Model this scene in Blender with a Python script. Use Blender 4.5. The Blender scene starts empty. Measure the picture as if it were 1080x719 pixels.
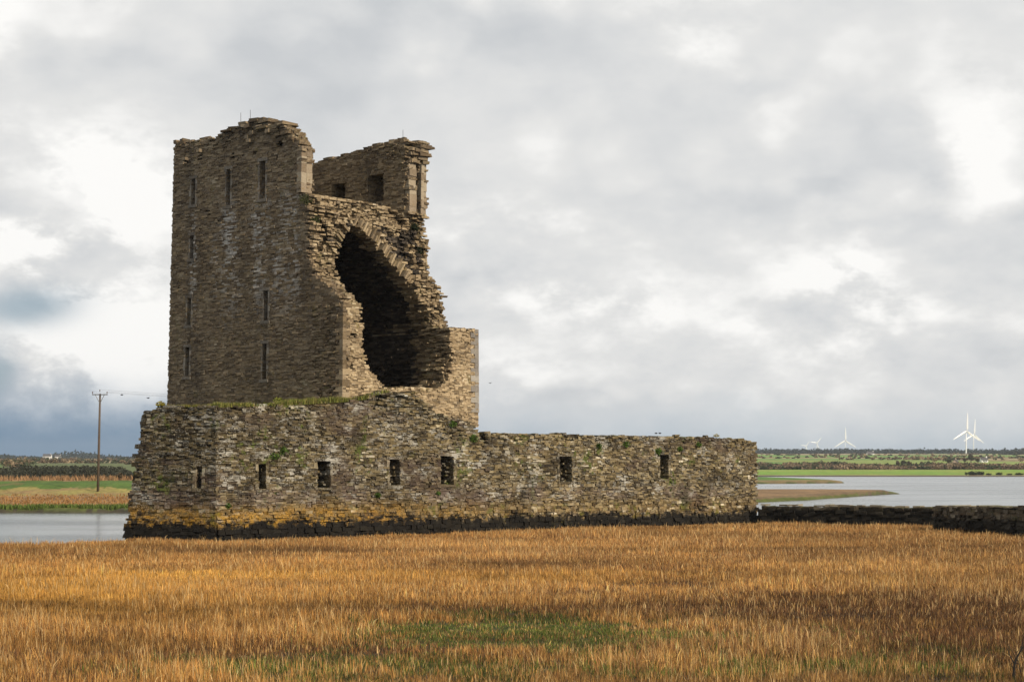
import bpy, math
import numpy as np
R = math.radians
C = bpy.context.scene.collection
rng = np.random.default_rng(7)

# ------------------------------------------------------------------ camera, sky, sun, exposure
EYE = 4.2
F = 2000.0 / 1080.0                       # focal length in picture widths
cam = bpy.data.cameras.new("camera")
cam.sensor_width = 36.0
cam.lens = 36.0 * F
cam.shift_y = (494.0 - 359.5) / 1080.0
cam.clip_start = 0.5
cam.clip_end = 30000
camo = bpy.data.objects.new("camera", cam)
C.objects.link(camo)
camo.location = (0, 0, EYE)
camo.rotation_euler = (R(90), 0, 0)
S = bpy.context.scene
S.camera = camo
S.render.engine = 'CYCLES'
S.cycles.use_denoising = True
S.cycles.max_bounces = 5
S.cycles.diffuse_bounces = 2
S.cycles.transparent_max_bounces = 4
S.view_settings.view_transform = 'Standard'
S.view_settings.look = 'None'
S.view_settings.gamma = 1
S.view_settings.exposure = 0.0
S.view_settings.use_curve_mapping = False

SUN_EL = R(31)
SUN_H = np.array([0.736, -0.677])
SUN_H /= np.linalg.norm(SUN_H)
sun = bpy.data.lights.new("sun", 'SUN')
sun.energy = 4.2
sun.angle = R(0.5)
sun.color = (1.0, 0.87, 0.70)
suno = bpy.data.objects.new("sun", sun)
C.objects.link(suno)
suno.location = (40, -40, 60)
# lamp shines along its -Z: +Z of the lamp looks at the sun
suno.rotation_euler = (R(90) - SUN_EL, 0, math.atan2(SUN_H[0], -SUN_H[1]))


class NT:
    """small helper for node trees"""
    def __init__(s, tree):
        s.t = tree; s.n = tree.nodes; s.l = tree.links
    def put(s, sock, v):
        if isinstance(v, bpy.types.NodeSocket):
            s.l.new(v, sock)
        elif v is not None:
            sock.default_value = v
    def math(s, op, a, b=None, c=None, clamp=False):
        n = s.n.new('ShaderNodeMath'); n.operation = op; n.use_clamp = clamp
        s.put(n.inputs[0], a); s.put(n.inputs[1], b)
        if c is not None: s.put(n.inputs[2], c)
        return n.outputs[0]
    def vmath(s, op, a, b=None):
        n = s.n.new('ShaderNodeVectorMath'); n.operation = op
        s.put(n.inputs[0], a); s.put(n.inputs[1], b)
        return n.outputs[0]
    def noise(s, vec, scale, detail=4, rough=0.5, dist=0.0):
        n = s.n.new('ShaderNodeTexNoise')
        s.put(n.inputs['Vector'], vec); n.inputs['Scale'].default_value = scale
        n.inputs['Detail'].default_value = detail; n.inputs['Roughness'].default_value = rough
        n.inputs['Distortion'].default_value = dist
        return n.outputs['Fac'], n.outputs['Color']
    def step(s, v, a, b, lo=0.0, hi=1.0):
        n = s.n.new('ShaderNodeMapRange'); n.interpolation_type = 'SMOOTHSTEP'
        s.put(n.inputs[0], v)
        for k, x in zip((1, 2, 3, 4), (a, b, lo, hi)):
            s.put(n.inputs[k], x)
        return n.outputs[0]
    def mix(s, f, a, b, mode='MIX'):
        n = s.n.new('ShaderNodeMix'); n.data_type = 'RGBA'; n.blend_type = mode
        s.put(n.inputs[0], f)
        s.put(n.inputs[6], tuple(a) + (1,) if isinstance(a, (tuple, list)) and len(a) == 3 else a)
        s.put(n.inputs[7], tuple(b) + (1,) if isinstance(b, (tuple, list)) and len(b) == 3 else b)
        return n.outputs[2]
    def ramp(s, f, stops):
        n = s.n.new('ShaderNodeValToRGB'); s.put(n.inputs[0], f)
        e = n.color_ramp.elements
        while len(e) < len(stops): e.new(0.5)
        for k, (p, c) in enumerate(stops):
            e[k].position = p; e[k].color = tuple(c) + (1,)
        return n.outputs[0]
    def mapping(s, vec, scale, loc=(0, 0, 0)):
        n = s.n.new('ShaderNodeMapping'); s.put(n.inputs[0], vec)
        n.inputs['Scale'].default_value = scale; n.inputs['Location'].default_value = loc
        return n.outputs[0]


def build_world():
    w = bpy.data.worlds.new("World"); S.world = w
    w.use_nodes = True
    t = NT(w.node_tree)
    for n in list(t.n): t.n.remove(n)
    out = t.n.new('ShaderNodeOutputWorld')
    sky = t.n.new('ShaderNodeTexSky'); sky.sky_type = 'NISHITA'; sky.sun_disc = False
    sky.sun_elevation = SUN_EL
    sky.sun_rotation = math.atan2(SUN_H[0], SUN_H[1])
    b1 = t.n.new('ShaderNodeBackground'); b1.inputs[1].default_value = 0.10
    t.l.new(sky.outputs[0], b1.inputs[0])
    tc = t.n.new('ShaderNodeTexCoord')
    d = tc.outputs['Generated']
    sep = t.n.new('ShaderNodeSeparateXYZ'); t.l.new(d, sep.inputs[0])
    x, y, z = sep.outputs
    # cloud field lives on directions; squashed a little vertically as clouds low in the sky are
    p = t.mapping(d, (1.0, 1.0, 1.5), (3.1, 1.7, 0.4))
    n1, n1c = t.noise(p, 4.2, 5, 0.52, 0.0)
    n2, _ = t.noise(t.mapping(d, (1, 1, 1.6), (7, 2, 5)), 13, 8, 0.62, 0.0)
    vo = t.n.new('ShaderNodeTexVoronoi'); vo.feature = 'SMOOTH_F1'
    wv = t.vmath('ADD', t.mapping(d, (1, 1, 1.5), (2, 3, 4)), t.vmath('SCALE', t.noise(d, 18, 2, .6)[1], None))
    wv.node.inputs[1].links[0].from_node.inputs[3].default_value = 0.05
    t.l.new(wv, vo.inputs['Vector']); vo.inputs['Scale'].default_value = 19; vo.inputs['Detail'].default_value = 1.0; vo.inputs['Roughness'].default_value = .5; vo.inputs['Smoothness'].default_value = .5
    puff = t.math('SUBTRACT', 0.55, vo.outputs['Distance'])
    # billows: azimuth and elevation of single cloud heads
    ay = t.math('MAXIMUM', t.math('ABSOLUTE', y), 0.05)
    gx = t.math('DIVIDE', x, ay); gz = t.math('DIVIDE', z, ay)
    wob = t.math('MULTIPLY', t.math('SUBTRACT', n2, 0.5), 0.11)
    wob2 = t.math('MULTIPLY', puff, 0.035)
    gxw = t.math('ADD', gx, wob); gzw = t.math('ADD', t.math('ADD', gz, wob2), t.math('MULTIPLY', wob, 0.6))
    gxs = t.math('ADD', gx, t.math('MULTIPLY', wob, .3)); gzs = t.math('ADD', gz, t.math('MULTIPLY', wob, .16))
    def blob(cx, cz, rx, rz, amp, soft=False):
        a = t.math('DIVIDE', t.math('SUBTRACT', gxs if soft else gxw, cx), rx)
        b = t.math('DIVIDE', t.math('SUBTRACT', gzs if soft else gzw, cz), rz)
        r2 = t.math('ADD', t.math('MULTIPLY', a, a), t.math('MULTIPLY', b, b))
        e = t.math('EXPONENT', t.math('MULTIPLY', r2, -1.0))
        return t.math('MULTIPLY', e, amp)
    def px(a, b): return ((a - 540) / 2000.0, (494 - b) / 2000.0)
    bright = None
    for (a, b, rx, ry, amp) in ((95, 205, 120, 80, .34), (110, 360, 95, 75, .38), (550, 265, 95, 38, .22),
                                (640, 330, 130, 30, .20), (900, 300, 60, 42, .26), (975, 345, 120, 28, .16), (560, 390, 100, 26, .14),
                                (1050, 140, 60, 60, .16), (700, 40, 260, 70, .10), (20, 15, 90, 40, .14)):
        cx, cz = px(a, b)
        e = blob(cx, cz, rx / 2000, ry / 2000, amp)
        bright = e if bright is None else t.math('ADD', bright, e)
    dark = None
    for (a, b, rx, ry, amp) in ((150, 90, 300, 40, .10), (40, 300, 90, 25, .14), (780, 170, 200, 50, .04),
                                (850, 235, 300, 22, .10), (60, 410, 120, 30, .10), (640, 430, 320, 14, .08), (530, 60, 160, 40, .08)):
        cx, cz = px(a, b)
        e = blob(cx, cz, rx / 2000, ry / 2000, amp)
        dark = e if dark is None else t.math('ADD', dark, e)
    n4, _ = t.noise(t.mapping(d, (1, 1, 2.0), (4, 6, 2)), 36, 7, 0.6, 0.0)
    bandm = t.math('MULTIPLY', t.step(gz, .015, .05), t.step(gz, .19, .09, .45, 1.0))
    n4k = t.math('MULTIPLY', t.math('SUBTRACT', n4, .5), t.math('MULTIPLY', bandm, .42))
    bright = t.math('MULTIPLY', bright, t.step(t.math('ADD', n2, t.math('MULTIPLY', n4k, .5)), .38, .58, .45, 1.35))
    dens = t.math('ADD', n4k, t.math('ADD', t.math('ADD', t.math('MULTIPLY', n1, 0.42), t.math('MULTIPLY', n2, 0.26)), t.math('ADD', t.math('MULTIPLY', puff, .24), .19)))
    val = t.math('SUBTRACT', t.math('ADD', dens, bright), dark)
    cloud = t.ramp(val, ((0.28, (.595, .615, .635)), (0.43, (.705, .715, .72)), (0.56, (.79, .79, .78)), (0.74, (1.0, .99, .965))))
    # grey-blue rain haze sitting on the horizon
    lw = t.step(gx, -0.20, 0.02)
    hzt = t.math('ADD', t.math('ADD', gz, t.math('MULTIPLY', t.math('SUBTRACT', n2, .5), .045)), t.math('MULTIPLY', lw, .016))
    hz = t.step(hzt, 0.012, 0.062, 1.0, 0.0)
    hzc = t.mix(t.step(gx, -0.22, 0.05), (.085, .20, .34), (.44, .53, .61))
    cloud = t.mix(t.math('MULTIPLY', hz, 0.95), cloud, hzc)
    b2 = t.n.new('ShaderNodeBackground'); t.l.new(cloud, b2.inputs[0]); b2.inputs[1].default_value = 1.0
    # thin places where the blue of the sky shows through
    hole = None
    for (a, b, rx, ry, amp) in ((30, 322, 62, 24, .75), (-8, 392, 26, 30, .8)):
        cx, cz = px(a, b)
        e = blob(cx, cz, rx / 2000, ry / 2000, amp, True)
        hole = e if hole is None else t.math('ADD', hole, e)
    hf = t.step(hole, 0.1, 1.0, 0.0, 0.2)
    t.l.new(t.mix(t.step(hole, .0, .9, 0, .9), cloud, (.27, .36, .45)), b2.inputs[0])
    ms = t.n.new('ShaderNodeMixShader')
    t.put(ms.inputs[0], hf); t.l.new(b2.outputs[0], ms.inputs[1]); t.l.new(b1.outputs[0], ms.inputs[2])
    t.l.new(ms.outputs[0], out.inputs[0])
    w.cycles.sampling_method = 'MANUAL'; w.cycles.sample_map_resolution = 256

build_world()


# ------------------------------------------------------------------ helpers
def tag(o, label=None, cat=None, group=None, kind=None):
    if label: o['label'] = label
    if cat: o['category'] = cat
    if group: o['group'] = group
    if kind: o['kind'] = kind
    return o

def empty(name, loc=(0, 0, 0), rz=0):
    o = bpy.data.objects.new(name, None); C.objects.link(o)
    o.location = loc; o.rotation_euler = (0, 0, rz); o.empty_display_size = 0.2
    return o

def mesh_np(name, V, faces, mat, parent=None, cols=None, floats=None, smooth=False):
    """V (n,3); faces: list of (m,k) int arrays"""
    V = np.asarray(V, dtype=np.float32)
    me = bpy.data.meshes.new(name)
    me.vertices.add(len(V)); me.vertices.foreach_set('co', V.ravel())
    if not isinstance(faces, (list, tuple)): faces = [faces]
    faces = [np.asarray(f, dtype=np.int32) for f in faces if len(f)]
    nl = sum(f.size for f in faces); nf = sum(len(f) for f in faces)
    me.loops.add(nl); me.polygons.add(nf)
    me.loops.foreach_set('vertex_index', np.concatenate([f.ravel() for f in faces]))
    tot = np.concatenate([np.full(len(f), f.shape[1], np.int32) for f in faces])
    st = np.concatenate([[0], np.cumsum(tot)[:-1]]).astype(np.int32)
    me.polygons.foreach_set('loop_start', st)
    me.polygons.foreach_set('loop_total', tot)
    me.polygons.foreach_set('use_smooth', np.full(nf, bool(smooth)))
    me.update(calc_edges=True)
    if cols is not None:
        a = me.color_attributes.new('col', 'FLOAT_COLOR', 'POINT')
        c4 = np.ones((len(V), 4), np.float32); c4[:, :3] = cols
        a.data.foreach_set('color', c4.ravel())
    for k, v in (floats or {}).items():
        a = me.attributes.new(k, 'FLOAT', 'POINT')
        a.data.foreach_set('value', np.asarray(v, np.float32))
    me.materials.append(mat)
    o = bpy.data.objects.new(name, me); C.objects.link(o)
    if parent is not None: o.parent = parent
    return o

BOXF = np.array([[0, 3, 2, 1], [4, 5, 6, 7], [0, 1, 5, 4], [1, 2, 6, 5], [2, 3, 7, 6], [3, 0, 4, 7]])
CORN = np.array([[0, 0, 0], [1, 0, 0], [1, 1, 0], [0, 1, 0], [0, 0, 1], [1, 0, 1], [1, 1, 1], [0, 1, 1]])

class MB:
    """collects pieces of ONE part"""
    def __init__(s): s.V = []; s.Fq = []; s.Ft = []; s.n = 0
    def box8(s, P):
        s.V.append(np.asarray(P, float)); s.Fq.append(BOXF + s.n); s.n += 8
    def box(s, c, ax, ay, az, jit=0.0):
        c, ax, ay, az = (np.asarray(q, float) for q in (c, ax, ay, az))
        P = np.array([c + (k[0] * 2 - 1) * ax + (k[1] * 2 - 1) * ay + (k[2] * 2 - 1) * az for k in CORN])
        if jit: P = P + rng.uniform(-jit, jit, P.shape)
        s.box8(P)
    def tube(s, pts, rad, n=8, cap=True):
        pts = [np.asarray(q, float) for q in pts]
        if np.isscalar(rad): rad = [rad] * len(pts)
        prev = None
        for i, (q, r) in enumerate(zip(pts, rad)):
            d = pts[min(i + 1, len(pts) - 1)] - pts[max(i - 1, 0)]; d = d / (np.linalg.norm(d) + 1e-9)
            u = np.cross(d, [0.3, 1, 0.2] if abs(d[1]) < .9 else [1, 0, 0]); u /= np.linalg.norm(u); v = np.cross(d, u)
            ring = np.array([q + r * (math.cos(a) * u + math.sin(a) * v) for a in np.linspace(0, 2 * math.pi, n, endpoint=False)])
            s.V.append(ring)
            if prev is not None:
                i0 = np.arange(n); i1 = (i0 + 1) % n
                s.Fq.append(np.stack([prev + i0, prev + i1, s.n + i1, s.n + i0], 1))
            if cap and i in (0, len(pts) - 1):
                s.V.append(q[None]); c = s.n + n
                i0 = np.arange(n); i1 = (i0 + 1) % n
                s.Ft.append(np.stack([np.full(n, c), s.n + i1, s.n + i0] if i == 0 else [np.full(n, c), s.n + i0, s.n + i1], 1))
                prev = s.n; s.n += n + 1
            else:
                prev = s.n; s.n += n
    def quads(s, V, Fq):
        s.V.append(np.asarray(V, float)); s.Fq.append(np.asarray(Fq) + s.n); s.n += len(V)
    def tris(s, V, Ft):
        s.V.append(np.asarray(V, float)); s.Ft.append(np.asarray(Ft) + s.n); s.n += len(V)
    def build(s, name, mat, parent=None, smooth=False, off=None):
        V = np.concatenate(s.V)
        if off is not None: V = V - np.asarray(off)
        fs = []
        if s.Fq: fs.append(np.concatenate(s.Fq))
        if s.Ft: fs.append(np.concatenate(s.Ft))
        return mesh_np(name, V, fs, mat, parent, smooth=smooth)

def copy_tree(o, parent=None):
    c = o.copy(); C.objects.link(c)
    if parent is not None: c.parent = parent
    for ch in list(o.children): copy_tree(ch, c)
    return c

def hash3(i, j, k, seed):
    h = (i * 374761393 + j * 668265263 + k * 2147483647 + seed * 144665) & 0xFFFFFFFF
    h = ((h ^ (h >> 13)) * 1274126177) & 0xFFFFFFFF
    h = (h ^ (h >> 16)) & 0xFFFFFFFF
    return h / 4294967295.0

def vnoise(x, y, z, seed=0):
    x, y, z = np.broadcast_arrays(np.asarray(x, float), np.asarray(y, float), np.asarray(z, float))
    i, j, k = (np.floor(q).astype(np.int64) for q in (x, y, z))
    fx, fy, fz = x - i, y - j, z - k
    fx, fy, fz = (q * q * (3 - 2 * q) for q in (fx, fy, fz))
    r = 0
    for a in (0, 1):
        for b in (0, 1):
            for c in (0, 1):
                w = (fx if a else 1 - fx) * (fy if b else 1 - fy) * (fz if c else 1 - fz)
                r = r + w * hash3(i + a, j + b, k + c, seed)
    return r * 2 - 1

def fbm(x, y, z=0.0, seed=0, oct=4):
    r = 0; a = 1.0; s = 0
    x = np.asarray(x, float); y = np.asarray(y, float); z = np.asarray(z, float)
    for o in range(oct):
        r = r + a * vnoise(x, y, z, seed + o * 17); s += a
        x, y, z = x * 2.03, y * 2.03, z * 2.03; a *= 0.5
    return r / s

def sstep(x, a, b):
    t = np.clip((x - a) / (b - a), 0, 1); return t * t * (3 - 2 * t)

def in_poly(px, py, poly):
    r = np.zeros(np.broadcast(px, py).shape, bool)
    n = len(poly)
    for i in range(n):
        x0, y0 = poly[i]; x1, y1 = poly[(i + 1) % n]
        if y0 == y1: continue
        c = ((y0 > py) != (y1 > py)) & (px < (x1 - x0) * (py - y0) / (y1 - y0) + x0)
        r ^= c
    return r

def at(px, py, Y):
    """point at depth Y that the photograph shows at pixel px,py"""
    return np.array([(px - 540) / 2000 * Y, Y, EYE + (494 - py) / 2000 * Y])

class Plane:
    """a vertical plane: pixel -> (distance along it, height)"""
    def __init__(s, O, d): s.O = np.array(O, float); s.d = np.array(d, float)
    def __call__(s, px, py=None):
        k = (px - 540) / 2000
        t = (k * s.O[1] - s.O[0]) / (s.d[0] - k * s.d[1])
        if py is None: return t
        Y = s.O[1] + t * s.d[1]
        return t, EYE + (494 - py) / 2000 * Y

# ------------------------------------------------------------------ materials
def new_mat(name):
    m = bpy.data.materials.new(name); m.use_nodes = True
    t = NT(m.node_tree)
    b = t.n['Principled BSDF']
    b.inputs['Roughness'].default_value = 0.9
    b.inputs['Specular IOR Level'].default_value = 0.2
    return m, t, b

def plain(name, col, rough=0.7, spec=0.3, metal=0.0, var=0.15, scale=6):
    m, t, b = new_mat(name)
    tc = t.n.new('ShaderNodeTexCoord')
    f, _ = t.noise(tc.outputs['Object'], scale, 4, 0.6)
    dk = tuple(c * (1 - var) for c in col); lt = tuple(min(1, c * (1 + var)) for c in col)
    t.put(b.inputs['Base Color'], t.mix(t.step(f, .3, .7), dk, lt))
    b.inputs['Roughness'].default_value = rough; b.inputs['Specular IOR Level'].default_value = spec
    b.inputs['Metallic'].default_value = metal
    return m

def stone_mat(name, stops, tide=False, streak=0.0, moss=0.0, lichen=0.5, gain=1.0, seaweed=-9.0, spread=0.8):
    m, t, b = new_mat(name)
    geo = t.n.new('ShaderNodeNewGeometry')
    pos = geo.outputs['Position']
    sep = t.n.new('ShaderNodeSeparateXYZ'); t.l.new(pos, sep.inputs[0]); z = sep.outputs[2]
    sn = t.n.new('ShaderNodeSeparateXYZ'); t.l.new(geo.outputs['Normal'], sn.inputs[0]); up = sn.outputs[2]
    rnd = geo.outputs['Random Per Island']
    big, bigc = t.noise(pos, 0.45, 5, 0.6)
    mid, midc = t.noise(pos, 2.6, 5, 0.65)
    fine, _ = t.noise(pos, 16, 4, 0.7)
    bigc_s, _ = t.noise(t.mapping(pos, (.25, .25, .6), (4, 8, 2)), 1.0, 5, 0.6)
    # stone by stone, drifting with the patch of wall it sits in
    f = t.math('ADD', t.math('MULTIPLY', rnd, spread), t.math('MULTIPLY', t.math('SUBTRACT', big, 0.36 + (spread - .72) * .6), 0.75), clamp=True)
    col = t.ramp(f, stops)
    at_ = t.n.new('ShaderNodeAttribute'); at_.attribute_name = 'tone'
    g = t.math('MULTIPLY', at_.outputs['Fac'], t.math('MULTIPLY', t.step(fine, .25, .75, .72, 1.22), gain))
    gv = t.n.new('ShaderNodeCombineXYZ')
    for k in range(3): t.put(gv.inputs[k], g)
    col = t.mix(1.0, col, gv.outputs[0], 'MULTIPLY')
    # grey and ochre crusts of lichen
    r2 = t.math('FRACT', t.math('MULTIPLY', rnd, 37.7))
    l1 = t.math('MULTIPLY', t.step(t.math('ADD', fine, t.math('MULTIPLY', r2, .14)), .60, .74), lichen)
    col = t.mix(l1, col, (.36, .34, .29))
    och = t.math('MULTIPLY', t.step(mid, .56, .72), 0.45)
    col = t.mix(och, col, (.26, .17, .06))
    if streak:
        sv = t.mapping(pos, (1.0, 1.0, 0.16))
        s1, _ = t.noise(sv, 0.8, 5, 0.65)
        near = None          # lime has run down the wall below the upper slits
        for (xc, wx) in ((-18.9, .9), (-16.6, 1.0), (-14.6, 1.3), (-21.6, .35)):
            e = t.math('DIVIDE', t.math('SUBTRACT', sep.outputs[0], xc), wx); e = t.math('EXPONENT', t.math('MULTIPLY', t.math('MULTIPLY', e, e), -1.0))
            near = e if near is None else t.math('MAXIMUM', near, e)
        zz = t.math('MULTIPLY', t.step(z, 12.5, 18.5), t.step(z, 23.0, 20.5))
        k = t.math('ADD', t.math('MULTIPLY', near, .15), t.math('ADD', t.math('MULTIPLY', s1, .42), t.math('MULTIPLY', fine, .26)))
        k = t.math('ADD', k, t.math('MULTIPLY', r2, .18))
        k = t.math('MULTIPLY', t.step(k, .54, .68), t.math('MULTIPLY', zz, streak))
        col = t.mix(k, col, (.55, .53, .49))
        # run-off below openings darkens the wall in tall bands
        s2, _ = t.noise(t.mapping(pos, (.8, .8, .05), (9, 3, 1)), 0.8, 3, 0.6)
        col = t.mix(t.step(s2, .52, .72, 0, .45), col, (.05, .04, .03))
    if moss:
        mm = t.math('MULTIPLY', t.step(t.math('ADD', big, t.math('MULTIPLY', t.math('SUBTRACT', mid, .5), .9)), .60, .74), moss)
        mu = t.math('MULTIPLY', t.step(up, .55, .9), t.step(mid, .40, .60, 0, 0.8))
        g2 = t.mix(t.step(fine, .3, .7), (.035, .05, .012), (.13, .15, .03))
        col = t.mix(t.math('MAXIMUM', mm, mu), col, g2)
    if tide:
        zn = t.math('ADD', z, t.math('MULTIPLY', t.math('SUBTRACT', mid, .5), 1.3))
        zn = t.math('ADD', zn, t.math('MULTIPLY', t.math('SUBTRACT', r2, .5), .4))
        zn = t.math('ADD', zn, t.math('MULTIPLY', t.math('SUBTRACT', fine, .5), .9))
        zn = t.math('ADD', zn, t.math('MULTIPLY', t.math('SUBTRACT', big, .5), 1.2))
        col = t.mix(t.step(bigc_s, .53, .66, 0, .55), col, (.085, .058, .045))
        sx = sep.outputs[0]
        amt = t.step(sx, 3.0, -12.0, 0.30, .95)
        amt = t.math('MULTIPLY', amt, t.step(mid, .36, .56, .25, 1.0))
        band = t.math('MULTIPLY', t.math('MULTIPLY', t.step(zn, .80, 1.15), t.step(zn, 2.45, 1.55)), amt)
        band = t.math('MULTIPLY', band, t.math('MULTIPLY', t.step(fine, .34, .56, .15, 1.0), t.step(r2, .0, .75, .25, 1.0)))
        oc = t.mix(t.step(fine, .35, .65), (.15, .08, .012), (.47, .25, .03))
        col = t.mix(band, col, oc)
        pur = t.math('MULTIPLY', t.math('MULTIPLY', t.step(zn, 1.9, 2.3), t.step(zn, 3.3, 2.6)), 0.5)
        col = t.mix(t.math('MULTIPLY', pur, t.step(big, .4, .6)), col, (.17, .125, .105))
        wp, _ = t.noise(t.mapping(pos, (1, 1, 1.4), (5, 1, 7)), .55, 4, .6)
        wk = t.math('MULTIPLY', t.step(wp, .50, .66), t.step(t.math('ADD', fine, t.math('MULTIPLY', r2, .3)), .58, .76, 0, .75))
        col = t.mix(t.math('MULTIPLY', wk, t.step(zn, 2.0, 2.6)), col, (.46, .44, .38))
        dk_, _ = t.noise(t.mapping(pos, (1, 1, 1.2), (2, 6, 3)), .45, 4, .6)
        col = t.mix(t.step(dk_, .52, .70, 0, .6), col, (.030, .023, .016))
        wet = t.step(zn, 1.35, 0.85, 0, .96)
        col = t.mix(wet, col, (.007, .006, .005))
    if seaweed > -5:
        zn = t.math('ADD', z, t.math('MULTIPLY', t.math('SUBTRACT', mid, .5), .5))
        col = t.mix(t.step(zn, seaweed + .2, seaweed - .25, 0, .84), col, (.012, .011, .009))
    t.put(b.inputs['Base Color'], col)
    b.inputs['Roughness'].default_value = 0.93
    bp = t.n.new('ShaderNodeBump'); bp.inputs['Strength'].default_value = 0.55; bp.inputs['Distance'].default_value = 0.05
    t.put(bp.inputs['Height'], t.math('ADD', t.math('MULTIPLY', fine, .6), mid)); t.l.new(bp.outputs[0], b.inputs['Normal'])
    return m

M = {}
M['tower'] = stone_mat('tower limestone', ((0.0, (.065, .045, .027)), (.3, (.13, .092, .054)), (.6, (.195, .142, .083)), (.85, (.265, .20, .122)), (1, (.40, .34, .25))), streak=.6, moss=.15, lichen=.35, spread=.72)
M['vault'] = stone_mat('broken vault rubble', ((0.0, (.085, .060, .034)), (.3, (.19, .138, .078)), (.6, (.29, .215, .127)), (.85, (.38, .295, .18)), (1, (.50, .43, .31))), moss=.25, lichen=.35)
M['vault_shade'] = stone_mat('shade-darkened vault stone', ((0.0, (.016, .013, .010)), (.5, (.045, .035, .026)), (1, (.12, .095, .07))), lichen=.1)  # darker stone for the vault interior: shade of the recess painted into the colour
M['bawn'] = stone_mat('bawn wall stone', ((0.0, (.020, .015, .008)), (.2, (.045, .034, .017)), (.5, (.096, .072, .034)), (.78, (.15, .114, .056)), (.93, (.225, .18, .10)), (1, (.46, .41, .31))), tide=True, moss=.95, lichen=.7, spread=.95)
M['sea'] = stone_mat('tidal wall stone', ((0.0, (.02, .016, .012)), (.4, (.05, .04, .026)), (.8, (.10, .08, .05)), (1, (.30, .26, .19))), moss=.1, lichen=.2, seaweed=1.25)
M['surround'] = stone_mat('slit window dressings', ((0.0, (.09, .075, .06)), (.5, (.16, .135, .105)), (1, (.25, .22, .18))), lichen=.25)
M['dressed'] = stone_mat('dressed grey limestone', ((0.0, (.17, .15, .13)), (.5, (.25, .225, .19)), (1, (.36, .33, .28))), lichen=.25)
M['dressed_tan'] = stone_mat('dressed tan sandstone', ((0.0, (.16, .12, .078)), (.5, (.26, .20, .135)), (1, (.38, .32, .225))), lichen=.2)

# ------------------------------------------------------------------ ground, water, far country
SHORE = ((-3000, 92), (-1500, 95), (-200, 104), (0, 107.2), (64, 106.4), (97, 108), (128, 110), (145, 114), (230, 150), (300, 150), (800, 150), (985, 142.5), (1080, 126), (1300, 119), (3000, 112))
def shore_Y(a): return np.interp(a, [s[0] for s in SHORE], [s[1] for s in SHORE])

ISL1 = [(40, 236), (60, 238), (100, 247), (118, 262), (126, 296), (134, 322)]

ROWS = np.array([1100, 1400, 1540, 2030, 2330, 2620, 3220, 4000, 4300, 9000.])
def fields(X, Y):
    """patchwork: row and cell of every point and the distance to the field's side and end"""
    Yw = Y + 26 * fbm(X / 300, Y / 300, 0, 43) + .12 * X
    row = np.clip(np.searchsorted(ROWS, Yw), 1, len(ROWS) - 1)
    w = 130 + 45 * row
    u = (X + .25 * Y + 25 * fbm(X / 300, Y / 300, 0, 41) + hash3(row, row * 0, row * 0, 9) * 400) / w
    cell = np.floor(u).astype(np.int64); eu = np.minimum(u - cell, 1 - (u - cell)) * w
    ev = np.minimum(np.abs(Yw - ROWS[row - 1]), np.abs(ROWS[row] - Yw))
    return row, cell, eu, ev

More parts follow.
